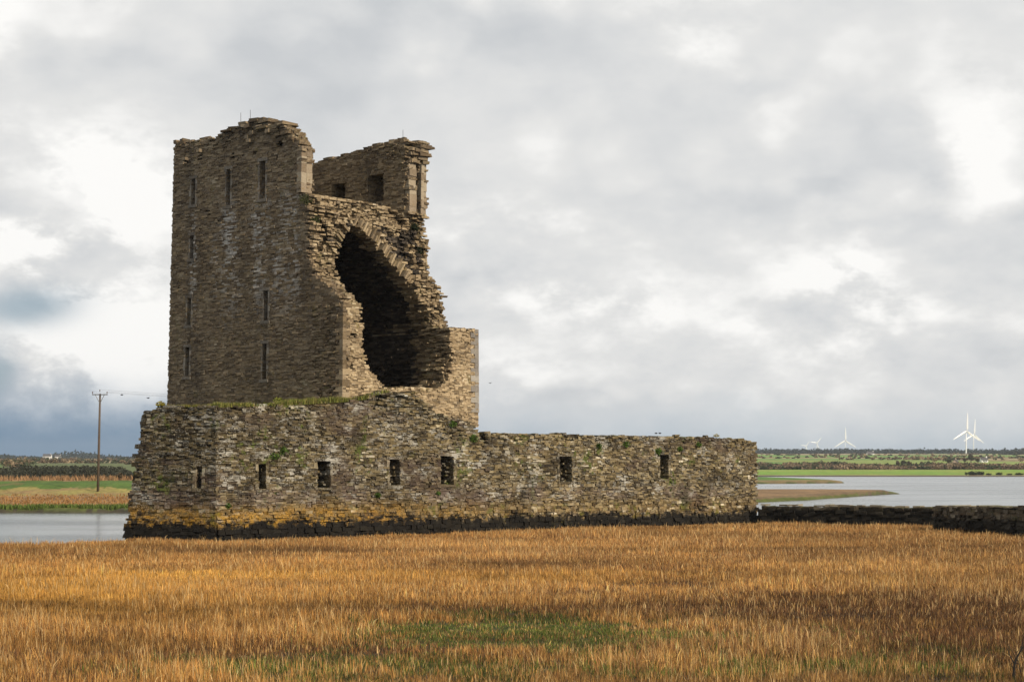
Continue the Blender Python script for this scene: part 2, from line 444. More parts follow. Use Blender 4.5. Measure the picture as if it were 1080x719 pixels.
def land(X, Y):
    """height of the ground and its zone colour"""
    X = np.asarray(X, float); Y = np.asarray(Y, float)
    a = 540 + 2000 * X / np.maximum(Y, 5)
    w1 = fbm(X / 7, Y / 7, 0, 3); w2 = fbm(X / 60, Y / 60, 0, 5); w3 = fbm(X / 400, Y / 400, 0, 8)
    sY = shore_Y(a) + 1.3 * w1
    marsh = sstep(sY - Y, -1.0, 2.0)
    h = -1.3 + marsh * (1.3 + .06 * w1 + .10 * w2)
    Rk = np.hypot(X, Y)
    # left bank and levee
    lb = 187 + np.interp(a, [-600, 150, 300, 450, 600], [10, 0, 70, 200, 700]) + 2.2 * fbm(X / 5, Y / 5, 0, 21) + 4 * w2
    dL = Y - lb
    zl = np.interp(dL, [-2, 0, 1.2, 10, 33, 40, 48, 58, 75, 200, 480, 800, 1800, 2800, 3900, 4300, 6000, 9000, 12000],
                   [-1.3, -.3, .25, .45, .8, 1.2, 2.3, 2.75, 2.0, .8, 1.0, 6.0, 11.2, 18, 25, 26, 22, 10, -4])
    zl = np.where(dL > 900, zl + 2.5 * w3 * sstep(dL, 900, 2500), zl)
    left = sstep(a, 640, 560) * (dL > -2)
    h = np.where(left > 0.5, np.maximum(h, zl), h)
    # right far shore
    zr = np.interp(Y, [1028, 1036, 1044, 1340, 1450, 1600, 2000, 2600, 3200, 4000, 4500, 6000, 9000, 12000], [-1.3, -.2, .5, 2.9, 3.9, 8.5, 13.9, 20, 26.8, 34.5, 38, 30, 12, -4])
    zr = zr + np.where(Y > 1500, .9 * (Y / 1500) * w3, 0)
    h = np.where((left <= 0.5) & (Y > 1028), np.maximum(h, zr), h)
    # two low saltings in the estuary
    i1 = np.interp(a, [600, 800, 850, 900, 942, 950], [244, 247, 262, 296, 326, 330])
    o1 = np.interp(a, [600, 870, 942, 950], [345, 345, 331, 330])
    m1 = np.minimum(Y - i1 - 1.5 * w1, (o1 - Y)) * (a > 600) * (a < 950)
    h = np.where(m1 > -3, np.maximum(h, np.interp(m1, [-3, 0, 2, 6, 40], [-1.3, -.25, .25, .55, .85])), h)
    i2 = np.interp(a, [600, 800, 840, 885, 893], [520, 545, 555, 572, 580]); o2 = np.interp(a, [600, 800, 850, 885, 893], [860, 840, 700, 590, 580])
    m2 = np.minimum(Y - i2, o2 - Y) * (a > 600) * (a < 893)
    h = np.where(m2 > -3, np.maximum(h, np.interp(m2, [-3, 0, 3, 20, 100], [-1.3, -.25, .4, .7, 1.0])), h)
    h = np.where(Y < 5, .0, h)
    # zones
    n = fbm(X / 3, Y / 3, 0, 31); n2 = fbm(X / 18, Y / 18, 0, 33)
    def c(*v): return np.array(v)[None, :]
    col = np.zeros(X.shape + (3,)).reshape(-1, 3) + c(.05, .034, .018)
    Xf, Yf, af, hf, dLf, leftf = (q.ravel() for q in (X, Y, a, h, dL, left))
    n3f = fbm(X / 2.0, Y / 5, 0, 35).ravel()
    n, n2, m1f, m2f = n.ravel(), n2.ravel(), m1.ravel(), m2.ravel()
    def put(mask, cc, f=None):
        nonlocal col
        k = mask.astype(float) if f is None else np.clip(f, 0, 1) * mask
        col = col * (1 - k[:, None]) + np.asarray(cc) * k[:, None]
    L = leftf > .5
    put((Yf > 35) & (Yf < 60), c(.035, .045, .012), np.exp(-(((Xf - .9) / 4) ** 2 + ((Yf - 49.5) / 4.5) ** 2)) * 1.2)
    put(hf < -.05, c(.06, .048, .032))
    put(L & (dLf > .2), c(.05, .045, .025)); put(L & (dLf > 1.0 + n), c(.085, .105, .025)); put(L & (dLf > 2.6 + 2 * n), c(.27, .165, .07))
    put(L & (dLf > 26 + 5 * n2), c(.24, .15, .07)); put(L & (dLf > 36 + 3 * n2), c(.20, .17, .05), .6 + n)
    put(L & (dLf > 42 + 5 * n2 + 3 * n), c(.068, .115, .02)); put(L & (dLf > 45), c(.20, .14, .06), 1.6 * n3f - .25); put(L & (dLf > 55 + 3 * n), c(.25, .16, .08)); put(L & (dLf > 95), c(.25, .19, .09), .7 + n2)
    isl = ((m1f > 0) | (m2f > 0))
    put(isl, c(.075, .085, .02)); put((m1f > 2.2 + n), c(.14, .095, .05)); put(m1f > 6 + 3 * n2, c(.20, .125, .06))
    put(m2f > 3, c(.19, .14, .06)); put(m2f > 30 + 9 * n2, c(.09, .17, .03))
    # patchwork of fields
    far = ((~L) & (Yf > 1036)) | (L & (dLf > 420))
    row, cell, eu, ev = fields(Xf, Yf)
    hh = hash3(cell, row, row * 0, 77)
    pal = np.array([[.12, .24, .035], [.16, .29, .045], [.10, .21, .03], [.20, .25, .06], [.27, .21, .10], [.14, .24, .05], [.30, .24, .13], [.12, .23, .04]])
    palL = np.array([[.10, .14, .035], [.24, .18, .09], [.10, .12, .04], [.26, .20, .10], [.18, .16, .07], [.12, .15, .05], [.22, .17, .09], [.10, .12, .035]])
    idx = np.clip((hh * 8).astype(int), 0, 7)
    fc = np.where(L[:, None], palL[idx], pal[idx])
    put(far, fc)
    put(far & (np.minimum(eu, ev * .4) < 6), c(.07, .055, .03))
    sh = (~L) & (Yf > 1030)
    put(sh & (Yf < 1064), c(.20, .15, .085)); put(sh & (Yf > 1064 + 10 * n2) & (Yf < 1400), c(.155, .27, .03)); put(sh & (Yf > 1064) & (Yf < 1400), c(.24, .25, .05), .9 * fbm(Xf / 50, Yf / 130, 0, 37) + .1); put(sh & (Yf > 1400) & (Yf < 1530), c(.10, .075, .045))
    put(sh & (Yf > 1030) & (Yf < 1042), c(.06, .05, .035))
    col = col * (1 + .25 * n[:, None]) * (1 + .2 * n2[:, None])
    return h, np.clip(col, .005, .7).reshape(X.shape + (3,))

def mk_ground():
    m, t, b = new_mat('ground cover')
    geo = t.n.new('ShaderNodeNewGeometry')
    at_ = t.n.new('ShaderNodeAttribute'); at_.attribute_name = 'col'
    f1, _ = t.noise(geo.outputs['Position'], 1.7, 5, 0.7); f2, _ = t.noise(t.mapping(geo.outputs['Position'], (.2, .05, 1)), 1.0, 6, 0.7)
    k = t.math('MULTIPLY', t.step(f1, .25, .75, .70, 1.30), t.step(f2, .25, .75, .72, 1.28))
    gv = t.n.new('ShaderNodeCombineXYZ')
    for q in range(3): t.put(gv.inputs[q], k)
    t.put(b.inputs['Base Color'], t.mix(1.0, at_.outputs['Color'], gv.outputs[0], 'MULTIPLY'))
    # near field in fine squares, the rest in a fan reaching the horizon
    ang = np.concatenate([np.linspace(-45, -19, 50, endpoint=False), np.linspace(-19, 19, 620), np.linspace(19, 45, 51)[1:]])
    rad = np.concatenate([np.geomspace(8, 100, 90, endpoint=False), np.linspace(100, 300, 220, endpoint=False), np.geomspace(300, 1000, 90, endpoint=False), np.linspace(1000, 1400, 70, endpoint=False), np.geomspace(1400, 9000, 190)])
    tn = np.tan(np.radians(ang))
    Yg, Tg = np.meshgrid(rad, tn, indexing='ij'); Xg = Yg * Tg
    h, col = land(Xg, Yg)
    V = np.stack([Xg, Yg, h], -1).reshape(-1, 3); nr, nc = Xg.shape
    # close the fan behind the camera
    idx = np.arange(nr * nc).reshape(nr, nc)
    q = np.stack([idx[:-1, :-1], idx[:-1, 1:], idx[1:, 1:], idx[1:, :-1]], -1).reshape(-1, 4)
    o = mesh_np('ground', V, q, m, cols=col.reshape(-1, 3), smooth=True)
    tag(o, kind='structure')
    m2, t2, b2 = new_mat('estuary water')
    geo = t2.n.new('ShaderNodeNewGeometry')
    b2.inputs['Base Color'].default_value = (.10, .115, .115, 1)
    b2.inputs['Roughness'].default_value = 0.16; b2.inputs['Specular IOR Level'].default_value = 0.5
    a1, _ = t2.noise(t2.mapping(geo.outputs['Position'], (.5, 1.3, 1)), 1.3, 4, .6)
    a2, _ = t2.noise(t2.mapping(geo.outputs['Position'], (.02, .06, 1)), 1.0, 3, .5)
    bp = t2.n.new('ShaderNodeBump'); bp.inputs['Strength'].default_value = 0.9; bp.inputs['Distance'].default_value = 0.30
    t2.put(bp.inputs['Height'], t2.math('MULTIPLY', a1, t2.step(a2, .38, .62, .15, 1.0))); t2.l.new(bp.outputs[0], b2.inputs['Normal'])
    W = MB(); W.quads([(-2500, 60, -.2), (2500, 60, -.2), (4000, 4000, -.2), (-4000, 4000, -.2)], [[0, 1, 2, 3]])
    tag(W.build('water', m2), kind='structure')
mk_ground()

# ------------------------------------------------------------------ masonry: every exposed stone of a wall is modelled
def partition(L, mean, r, extra=()):
    n = int(L / mean * 1.5) + 4
    p = np.cumsum(r.uniform(.55, 1.45, n) * mean) - r.uniform(0, mean)
    p = p[(p > .12) & (p < L - .12)]
    ex = [e for e in extra if 0 < e < L]
    for e in ex: p = p[np.abs(p - e) > .12]
    return np.unique(np.concatenate([[0], p, ex, [L]]))

def masonry(O, da, db, A, B, z0, z1, solid, la, lb, lh, breaks=(), warp=None, rough=None, classify=None, tone=None, seed=0, jit=.018, out=.03, zb=()):
    """stones of a solid body as {class: (verts, faces, tones)}; a,b,z local axes"""
    r = np.random.default_rng(seed)
    da = np.array([da[0], da[1], 0.]); db = np.array([db[0], db[1], 0.]); O3 = np.array([O[0], O[1], 0.])
    zs = [z0]
    while zs[-1] < z1:
        zz = zs[-1]; k = lh(zz) if callable(lh) else lh
        zs.append(zz + k * r.uniform(.72, 1.3))
    zs = np.array(zs)
    for e in zb:
        k = np.argmin(np.abs(zs - e)); zs[k] = e
    res = {}
    for zl, zh in zip(zs[:-1], zs[1:]):
        zm = (zl + zh) / 2
        ea = [v for (ax, lo, hi, vals) in breaks if ax == 'a' and lo - .3 < zm < hi + .3 for v in vals]
        eb = [v for (ax, lo, hi, vals) in breaks if ax == 'b' and lo - .3 < zm < hi + .3 for v in vals]
        LA = la(zm) if callable(la) else la; LB = lb(zm) if callable(lb) else lb
        pa = partition(A, LA, r, ea); pb = partition(B, LB, r, eb)
        ca, cb = (pa[:-1] + pa[1:]) / 2, (pb[:-1] + pb[1:]) / 2
        CA, CB = np.meshgrid(ca, cb, indexing='ij')
        s = solid(CA, CB, np.full_like(CA, zm))
        if not s.any(): continue
        up = solid(CA, CB, np.full_like(CA, zh + .09)); dn = solid(CA, CB, np.full_like(CA, zl - .09))
        P = np.pad(s, 1)
        ml, ma, mb_, mbb = ~P[:-2, 1:-1], ~P[2:, 1:-1], ~P[1:-1, :-2], ~P[1:-1, 2:]
        ex = s & (ml | ma | mb_ | mbb | ~up | (~dn if zl > z0 + .01 else np.zeros_like(s)))
        I, J = np.nonzero(ex)
        if not len(I): continue
        n = len(I)
        lo = np.stack([pa[I], pb[J], np.full(n, zl)], 1); hi = np.stack([pa[I + 1], pb[J + 1], np.full(n, zh)], 1)
        k = np.ones(n) if rough is None else rough(CA[I, J], CB[I, J], np.full(n, zm))
        def o(): return np.clip(r.normal(0, out, n), -2.2 * out, 2.2 * out) * k
        lo[:, 0] -= o() * ml[I, J]; hi[:, 0] += o() * ma[I, J]
        lo[:, 1] -= o() * mb_[I, J]; hi[:, 1] += o() * mbb[I, J]
        hi[:, 2] += np.abs(o()) * (~up[I, J]) * .5
        c = lo[:, None, :] + CORN[None] * (hi - lo)[:, None, :]
        c = c + r.normal(0, jit, c.shape) * np.array([1, 1, .55]) * np.minimum(k, 2.5)[:, None, None]
        a_, b_ = c[..., 0], c[..., 1]
        if warp is not None: a_, b_ = warp(a_, b_, c[..., 2])
        W = O3 + a_[..., None] * da + b_[..., None] * db; W[..., 2] = c[..., 2]
        cl = np.zeros(n, int) if classify is None else classify(CA[I, J], CB[I, J], np.full(n, zm))
        tn = np.ones(n) if tone is None else tone(CA[I, J], CB[I, J], np.full(n, zm))
        for q in np.unique(cl):
            res.setdefault(int(q), []).append((W[cl == q], tn[cl == q]))
    outd = {}
    for q, lst in res.items():
        W = np.concatenate([x[0] for x in lst]); tn = np.concatenate([x[1] for x in lst])
        n = len(W)
        Fq = (BOXF[None] + (np.arange(n) * 8)[:, None, None]).reshape(-1, 4)
        outd[q] = (W.reshape(-1, 3), Fq, np.repeat(tn, 8))
    return outd

# orient faces outwards when the local axes are left-handed
def stones(name, data, mat, parent, hand=1, label=None):
    V, Fq, tn = data
    if hand < 0: Fq = Fq[:, ::-1]
    o = mesh_np(name, V, Fq, mat, parent, floats={'tone': tn})
    if label: o['label'] = label
    return o

def slab_set(boxes, name, mat, parent, label=None):
    """boxes: (corner array 8x3) list joined as one dressed-stone part"""
    m = MB()
    for b in boxes: m.box8(b)
    V = np.concatenate(m.V); Fq = np.concatenate(m.Fq)
    o = mesh_np(name, V, Fq, mat, parent, floats={'tone': np.ones(len(V))})
    if label: o['label'] = label
    return o

def lbox(O, da, db, warp, a0, a1, b0, b1, z0, z1, jit=.012):
    c = np.array([[a0, b0, z0]]) + CORN * np.array([[a1 - a0, b1 - b0, z1 - z0]])
    c = c + rng.uniform(-jit, jit, c.shape)
    a_, b_ = (c[:, 0], c[:, 1]) if warp is None else warp(c[:, 0], c[:, 1], c[:, 2])
    W = np.zeros((8, 3)); W[:, 0] = O[0] + a_ * da[0] + b_ * db[0]; W[:, 1] = O[1] + a_ * da[1] + b_ * db[1]; W[:, 2] = c[:, 2]
    return W

# ------------------------------------------------------------------ the ruined tower
T0 = np.array([-10.62, 118.7]); dR = np.array([.66, .751]); dR /= np.linalg.norm(dR); dL_ = np.array([-dR[1], dR[0]])
WR, WL = 12.65, 17.4
Lf = Plane(T0, dL_); Rf = Plane(T0, dR); Sf = Plane(T0 + 3.4 * dL_, dR); Cf = Plane(T0 + 9.9 * dR, dL_)
def batter_L(z): return .016 * np.clip(z - 8, 0, 30)
def warpT(u, v, z):
    k = np.clip(u / WR, 0, 1); kv = np.clip(v / WL, 0, 1)
    return u + .010 * (z - 8) * (1 - 2 * k), v - .030 * (z - 8) * kv
holeR = [Rf(*p) for p in ((379, 318), (382, 345), (381, 362), (384, 375), (390, 388), (397, 399), (405, 408), (430, 409), (455, 410), (464, 410), (471, 400), (475, 390), (477, 370), (474, 356), (475, 345))]
holeR = holeR + [(holeR[-1][0], 22), (holeR[0][0], 22)]
archP = [(2.2, 8.9), (1.95, 13.0), (1.9, 15.5), (2.1, 17.3), (2.85, 18.85), (4.0, 20.25)] + [Sf(*p) for p in ((394, 258), (416, 284), (435, 306), (450, 343))] + [(10.9, 13.0), (10.6, 8.9)]
slits = [(202, 188, 216, 3.4), (239, 178, 217, 3.6), (275, 169, 210, 5.4), (201, 248, 273, 3.2), (198.5, 314, 343, 3.2), (279.5, 306, 338, 3.6), (197, 366, 397, 3.2), (278.5, 362, 400, 3.4)]
SL = []
for (px, y0, y1, w) in slits:
    w += 1.0
    v0, zb = Lf(px - w / 2, y1); v1, zt = Lf(px + w / 2, y0)
    u_, vc = None, (v0 + v1) / 2
    # undo the batter
    vc = vc / (1 - .030 * ((zb + zt) / 2 - 8) / WL)
    SL.append((vc, abs(v0 - v1) / 2, zb, zt))

TOPV = [0, 3.2, 3.6, 4.3, 4.8, 5.6, 6.8, 7.6, 8.4, 9.2, 10.0, 10.6, 12.0, 14.0, 15.9, 16.1, 17.4]
TOPZ = [23.5, 23.8, 24.5, 25.0, 25.5, 26.3, 26.5, 26.75, 27.0, 26.95, 26.8, 26.7, 26.55, 26.4, 26.3, 26.65, 26.65]

def solidT(u, v, z):
    ok = (u >= 0) & (u <= WR) & (v >= 0) & (v <= WL)
    n1 = fbm(u / 1.3, v / 1.3, z / .55, 51, 3); n2 = fbm(u / 3, v / 3, z / 3, 57, 2); n3 = vnoise(u / .5, v / .5, z / .2, 61)
    rag = .55 * n1 + .25 * n2 + .18 * n3
    vl = np.interp(z, [14.5, 15.1, 16.2, 17.4, 21.75, 21.76, 23.0, 24.6, 26], [0, .7, 2.3, 3.35, 3.45, 4.25, 4.25, 4.25, 4.6])
    vr = np.interp(z, [13.55, 13.75, 15, 16.6, 17.6, 19, 21, 26.6], [0, 2.7, 2.9, 3.3, 4.0, 4.2, 4.25, 4.2])
    w = sstep(u, 3, 9)
    vc = vl * (1 - w) + vr * w
    mid = sstep(np.minimum(vc, 1.5), .05, .6)
    calm = np.where(z > 21.75, .25, 1.0) * np.where((u < 1.2) & (z > 21.8), .35, 1)
    ok &= v >= vc + rag * .75 * mid * calm
    ok &= ~((vc < .3) & (z > 13.62 + .12 * n1) & (u > 5) & (v < 2.6))
    ok &= ~((z > 13.6) & (v < 9) & (u > np.interp(z, [13.6, 16.4, 17.4, 19, 26], [12.5, 12.3, 12.0, 11.9, 11.95]) + .22 * n1 + .1 * n3))
    # breach in the near wall and the vault behind it
    ok &= ~((v < 2.6) & in_poly(u + .22 * n3 + .10 * n1, z, holeR))
    ok &= ~((v > 2.2) & (v < 14.9) & in_poly(u + .10 * n3 + .12 * n2, z + .1 * n3, archP))
    ok &= ~((u > 1.2) & (u < 1.72) & (z > 18.6) & (z < 19.9) & (v < 6.5))
    ok &= ~((u > .8) & (u < 2.5) & (z > 18.3) & (z < 20.0) & (v > 3.95) & (v < 7.5))
    ok &= ~((u > 7.9) & (u < 9.2) & (z > 9.3) & (z < 12.2) & (v < 16.5) & (v > 14))
    # roofless chamber above the vault
    ok &= ~((z > 21.78) & (u > 1.15) & (u < 9.9) & (v < 15.6) )
    ok &= ~((z > 20.7 + .2 * n1) & (u > 8.15) & (u < 9.95) & (v < 5.2))
    t1 = np.interp(v, TOPV, TOPZ) + .28 * n1 + .10 * n3
    t2 = np.interp(v, [3, 4, 5, 7.5, 8.2, 12, 15, 17.4], [26.4, 26.6, 26.6, 26.55, 26.35, 26.1, 25.7, 25.8]) + .16 * n1
    t3 = 25.75 + .3 * n2 + .2 * n1
    top = np.where(u < 1.6, t1, np.where(u > 9, t2, t3))
    ok &= z < top
    # embrasures of the far chamber wall
    ok &= ~((u < 11.3) & (u > 9) & (v > 6.4) & (v < 8.0) & (z > 22.5) & (z < 24.4))
    ok &= ~((u < 11.3) & (u > 9) & (v > 10.3) & (v < 11.75) & (z > 22.5) & (z < 24.15))
    # window recess in the broken end of the far wall
    ok &= ~((u > 10.8) & (u < 11.2) & (z > 21.6) & (z < 25.2) & (v < 5.2))
    for (vc_, hw, zb, zt) in SL:
        ok &= ~((u < 2.1) & (np.abs(v - vc_) < hw) & (z > zb) & (z < zt))
    # sockets where corbels and putlogs have gone
    for (pv, pz) in ((14.6, 25.2), (16.3, 25.3), (13.5, 21.4), (8.8, 24.9), (6.2, 25.2), (11.2, 25.0)):
        ok &= ~((u < .5) & (np.abs(v - pv) < .17) & (np.abs(z - pz) < .17))
    for (pu, pz) in ((.9, 12.6), (.9, 10.6)):
        ok &= ~((v < .5) & (np.abs(u - pu) < .14) & (np.abs(z - pz) < .14))
    return ok

def roughT(u, v, z):
    k = np.ones_like(u)
    sect = (v > .35) & (v < 5) & (z > 13.5) & (z < 21.6) & (u > .35)
    k = np.where(sect, 3.6, k)
    k = np.where((v > .3) & (v < 2.7) & (z < 14.5), 2.4, k)
    k = np.where(z > np.interp(v, TOPV, TOPZ) - .8, 2.3, k)
    return k

def classT(u, v, z):
    c = np.full(u.shape, 1)
    c = np.where(u > 9.3, 2, c)
    c = np.where((v > 14.8) & (u > 1.3) & (u < 9.6), 3, c)
    c = np.where((v < 2.6) & (u > .05) & (z < 14.9), 4, c)
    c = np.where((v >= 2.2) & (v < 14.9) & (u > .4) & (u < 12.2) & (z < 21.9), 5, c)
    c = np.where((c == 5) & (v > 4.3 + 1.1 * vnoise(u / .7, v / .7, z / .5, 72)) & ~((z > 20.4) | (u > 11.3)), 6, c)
    c = np.where(u < .4, 1, c)
    return c

def toneT(u, v, z):
    k = 1 + .12 * vnoise(u / 2, v / 2, z / 2, 71)
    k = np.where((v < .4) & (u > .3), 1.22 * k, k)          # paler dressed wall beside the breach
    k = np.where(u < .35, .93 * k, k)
    return k

tower = empty('castle_tower', (T0[0], T0[1], 7.0))
tag(tower, 'tall ruined limestone tower with a huge breach through its vaulted side', 'castle tower')
brk = [('b', zb, zt, (vc - hw, vc + hw)) for (vc, hw, zb, zt) in SL]
brk += [('b', 22.4, 24.5, (6.4, 8.0, 10.3, 11.75)), ('a', 21.7, 27.5, (1.15, 9.9, 10.8, 11.2)), ('a', 18.6, 19.9, (1.2, 1.72))]
tw = masonry(T0, dR, dL_, WR, WL, 7.0, 27.6, solidT, .30, .42, lambda z: .108 if z < 14 else .118, brk, warpT, roughT, classT, toneT, seed=11, out=.023, jit=.012, zb=[s[2] for s in SL] + [21.78, 13.62])
inv = np.array([T0[0], T0[1], 7.0])
def shift(d): return (d[0] - inv, d[1], d[2])
stones('wall', shift(tw[1]), M['tower'], tower, label='long weathered wall with narrow slit windows')
stones('wall', shift(tw[2]), M['tower'], tower, label='far wall standing above the vault to a broken end')
stones('wall', shift(tw[3]), M['tower'], tower, label='end wall of the roofless chamber')
stones('wall', shift(tw[4]), M['vault'], tower, label='pale wall stump round the foot of the breach')
stones('broken_edge', shift(tw[5]), M['vault'], tower, label='pale rubble section of the broken vault')
stones('vault', shift(tw[6]), M['vault_shade'], tower, label='inside of the vault with its shade painted into the stone')

# slit windows with dressed jambs, lintel and sill
def tb(*a, **k): return lbox(T0, dR, dL_, warpT, *a, **k) - inv
for (vc, hw, zb, zt) in SL:
    bx = []; z = zb
    while z < zt - .05:
        hgt = min(rng.uniform(.3, .6), zt - z)
        for s in (-1, 1):
            wd = rng.uniform(.10, .22)
            bx.append(tb(-.02, .9, vc + (hw if s > 0 else -hw - wd), vc + (hw + wd if s > 0 else -hw), z + .006, z + hgt - .006, jit=.006))
        z += hgt
    bx.append(tb(-.05, .6, vc - hw - .2, vc + hw + .2, zt + .005, zt + .2)); bx.append(tb(-.09, .6, vc - hw - .22, vc + hw + .22, zb - .2, zb - .005))
    slab_set(bx, 'window', M['surround'], tower)

# pointed ring of voussoirs on the front of the vault
pts = np.array([archP[k] for k in range(3, 10)])
seg = np.r_[0, np.cumsum(np.linalg.norm(np.diff(pts, axis=0), axis=1))]
bx = []; s = 0.0
while s < seg[-1] - .1:
    t = rng.uniform(.10, .2)
    q0 = np.array([np.interp(s, seg, pts[:, k]) for k in (0, 1)]); q1 = np.array([np.interp(s + t * .9, seg, pts[:, k]) for k in (0, 1)])
    dn = q1 - q0; nn = np.array([-dn[1], dn[0]]) / (np.linalg.norm(dn) + 1e-9)
    ln = rng.uniform(.35, .95) * (.5 if q0[0] < 2.8 else 1); f0 = rng.uniform(3.0, 3.55)
    lim = 1.0 if s < seg[-1] * .72 else (.35 if rng.random() < .6 else .8)
    if lim:
        ring = [q0, q1, q1 + nn * ln * lim, q0 + nn * ln * lim]
        c = []
        for vv in (f0, f0 + 1.0):
            for (a_, z_) in ring: c.append((a_, vv, z_))
        c = np.array(c)[[0, 1, 5, 4, 3, 2, 6, 7]] + rng.normal(0, .02, (8, 3))
        a_, b_ = warpT(c[:, 0], c[:, 1], c[:, 2])
        Wd = np.zeros((8, 3)); Wd[:, 0] = T0[0] + a_ * dR[0] + b_ * dL_[0]; Wd[:, 1] = T0[1] + a_ * dR[1] + b_ * dL_[1]; Wd[:, 2] = c[:, 2]
        bx.append(Wd - inv)
    s += t
slab_set(bx, 'arch_ring', M['vault'], tower)

# dressed stones: jamb of the cut wall, pilasters of the broken window, corner stones, cornice
bx = []; z = 21.9
while z < 24.6:
    h_ = rng.uniform(.4, .7); bx.append(tb(.0, .45, 4.05, 4.5, z, min(z + h_ - .01, 24.9), jit=.01)); bx.append(tb(.5, 1.0, 4.1, 4.5, z + .03, min(z + h_, 24.9), jit=.02)); z += h_
slab_set(bx, 'jamb', M['dressed_tan'], tower)
for (a0, a1, f) in ((10.05, 10.75, 4.02), (11.22, 11.5, 3.98), (11.56, 11.85, 4.1)):
    bx = []; z = 21.5
    while z < 25.1:
        h_ = rng.uniform(.45, .9); bx.append(tb(a0, a1, f + rng.uniform(-.05, .05), f + .7, z, min(z + h_ - .012, 25.2), jit=.015)); z += h_
    slab_set(bx, 'jamb', M['dressed_tan'], tower)
bx = []
for k in range(26):
    lay = k % 5; zc = 25.0 + lay * .25
    a0 = rng.uniform(10.0, 11.4); ov = .15 + .13 * lay + rng.uniform(-.1, .25)
    bx.append(tb(a0, min(a0 + rng.uniform(.5, 1.1), 11.75 + .06 * lay + rng.uniform(0, .2)), 4.2 - ov, 5.0, zc, zc + rng.uniform(.16, .25), jit=.04))
slab_set(bx, 'cornice', M['tower'], tower, label='jagged corbelled cornice over the broken wall end')
bx = []; bq = []; z = 8.0; k = 0
while z < 13.5:
    h_ = rng.uniform(.22, .42); l1 = (.75, .35)[k % 2]; l2 = (.35, .75)[k % 2]
    bx.append(tb(WR - l1, WR + .035, -.035, l2, z + .006, min(z + h_, 13.6) - .006, jit=.008))
    bq.append(tb(-.035, l1 * .8, -.035, l2 * .8, z + .006, z + h_ - .006, jit=.008))
    z += h_; k += 1
slab_set(bx, 'quoin', M['dressed'], tower, label='grey corner stones at the right end')
slab_set(bq, 'quoin', M['vault'], tower, label='corner stones beside the breach')
bx = []
for k in range(46):
    v = rng.uniform(4.6, 11.2); zc = np.interp(v, TOPV, TOPZ) - .1 + rng.uniform(-.3, .25)
    bx.append(tb(rng.uniform(-.38, .1), rng.uniform(.6, 1.1), v, v + rng.uniform(.4, 1.0), zc, zc + rng.uniform(.1, .24), jit=.05))
slab_set(bx, 'parapet', M['tower'], tower, label='loose slabs left of the wall walk')
for (v, zc) in ((15.7, 25.1), (15.9, 24.85), (14.2, 25.5), (8.9, 25.6), (9.1, 25.85), (8.6, 26.1), (7.0, 26.0)):
    slab_set([tb(-.34, .5, v, v + .34, zc, zc + .24, jit=.03)], 'corbel', M['tower'], tower)

# ------------------------------------------------------------------ bawn wall round the tower
B0 = np.array([-17.24, 110.5]); dB = np.array([.724, .69]); dB /= np.linalg.norm(dB); nBack = np.array([-dB[1], dB[0]])
Bf = Plane(B0, dB)
BT = [(-1, 7.75), (0, 7.8), (3, 7.95), (6, 8.1), (9.5, 8.35), (11.2, 8.55), (12.4, 8.9), (13.3, 9.1), (14.5, 9.05), (15.9, 9.2), (16.4, 8.75), (17.1, 8.25), (17.9, 7.85), (19.5, 7.5), (20.9, 7.25), (21.2, 6.8), (22, 6.5), (24, 6.48), (44, 6.5), (46, 6.42), (47.5, 6.42), (49.0, 6.3), (49.8, 6.1)]
bw = [(277, 489, 516, 8), (342, 486, 514, 14), (417, 484, 512, 11), (472, 481, 511, 14), (597, 481, 508, 13), (701, 479, 505, 9)]
BW = []
for (px, y0, y1, w) in bw:
    t0, z_b = Bf(px - w / 2, y1); t1, z_t = Bf(px + w / 2, y0); BW.append((t0, t1, z_b, z_t))
def base_out(z): return .10 * np.clip(1.6 - z, 0, 2)
def solidB(a, b, z):
    n1 = fbm(a / 1.1, b / 1.1, z / .6, 81, 3); n3 = vnoise(a / .45, b / .45, z / .2, 83)
    top = np.interp(a, [q[0] for q in BT], [q[1] for q in BT]) + .13 * n1 + .05 * n3
    dep = np.where(a < 11, 4.0, np.where(a < 21.3, 2.0, 1.4))
    ok = (z < top) & (b <= dep) & (b >= 0)
    ok &= ~((a > 49.8 - .10 - .16 * n3 - .10 * n1))
    step_ = np.clip((z - (top - 1.2)) * .5, 0, .6) * ((a > 12) & (a < 21.5))
    ok &= b >= step_ * 1.6 + np.where(step_ > 0, .3 * n1, 0)
    for (t0, t1, zb, zt) in BW:
        ok &= ~((a > t0) & (a < t1) & (z > zb) & (z < zt) & (b < .62))
        ok &= ~((a > t0 + (t1 - t0) * .3) & (a < t1 - (t1 - t0) * .15) & (z > zb) & (z < zt) & (b < np.where(a < 11, 3.6, np.where(a < 21, 1.8, 1.25))))
    return ok
def warpB(a, b, z): return a, b - base_out(z) * (b < 1) + .012 * z * np.exp(-b)
def lhB(z): return .25 if z < .9 else (.19 if z < 2.0 else .112)
def laB(z): return .42 if z < 2.0 else .36
def roughB(a, b, z):
    top = np.interp(a, [q[0] for q in BT], [q[1] for q in BT])
    return np.where(z > top - .35, 1.8, np.where((a > 12) & (a < 21.5) & (z > top - 1.5), 2.0, np.where(z < 2, 1.5, 1.15)))
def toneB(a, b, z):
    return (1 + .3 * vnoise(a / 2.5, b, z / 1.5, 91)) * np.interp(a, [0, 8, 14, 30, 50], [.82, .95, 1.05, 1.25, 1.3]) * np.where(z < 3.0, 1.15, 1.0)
bawn = empty('bawn_wall', (B0[0], B0[1], 0))
tag(bawn, 'long low lichen-stained defensive wall with loopholes at the foot of the tower', 'stone wall')
invB = np.array([B0[0], B0[1], 0.])
def shB(d): return (d[0] - invB, d[1], d[2])
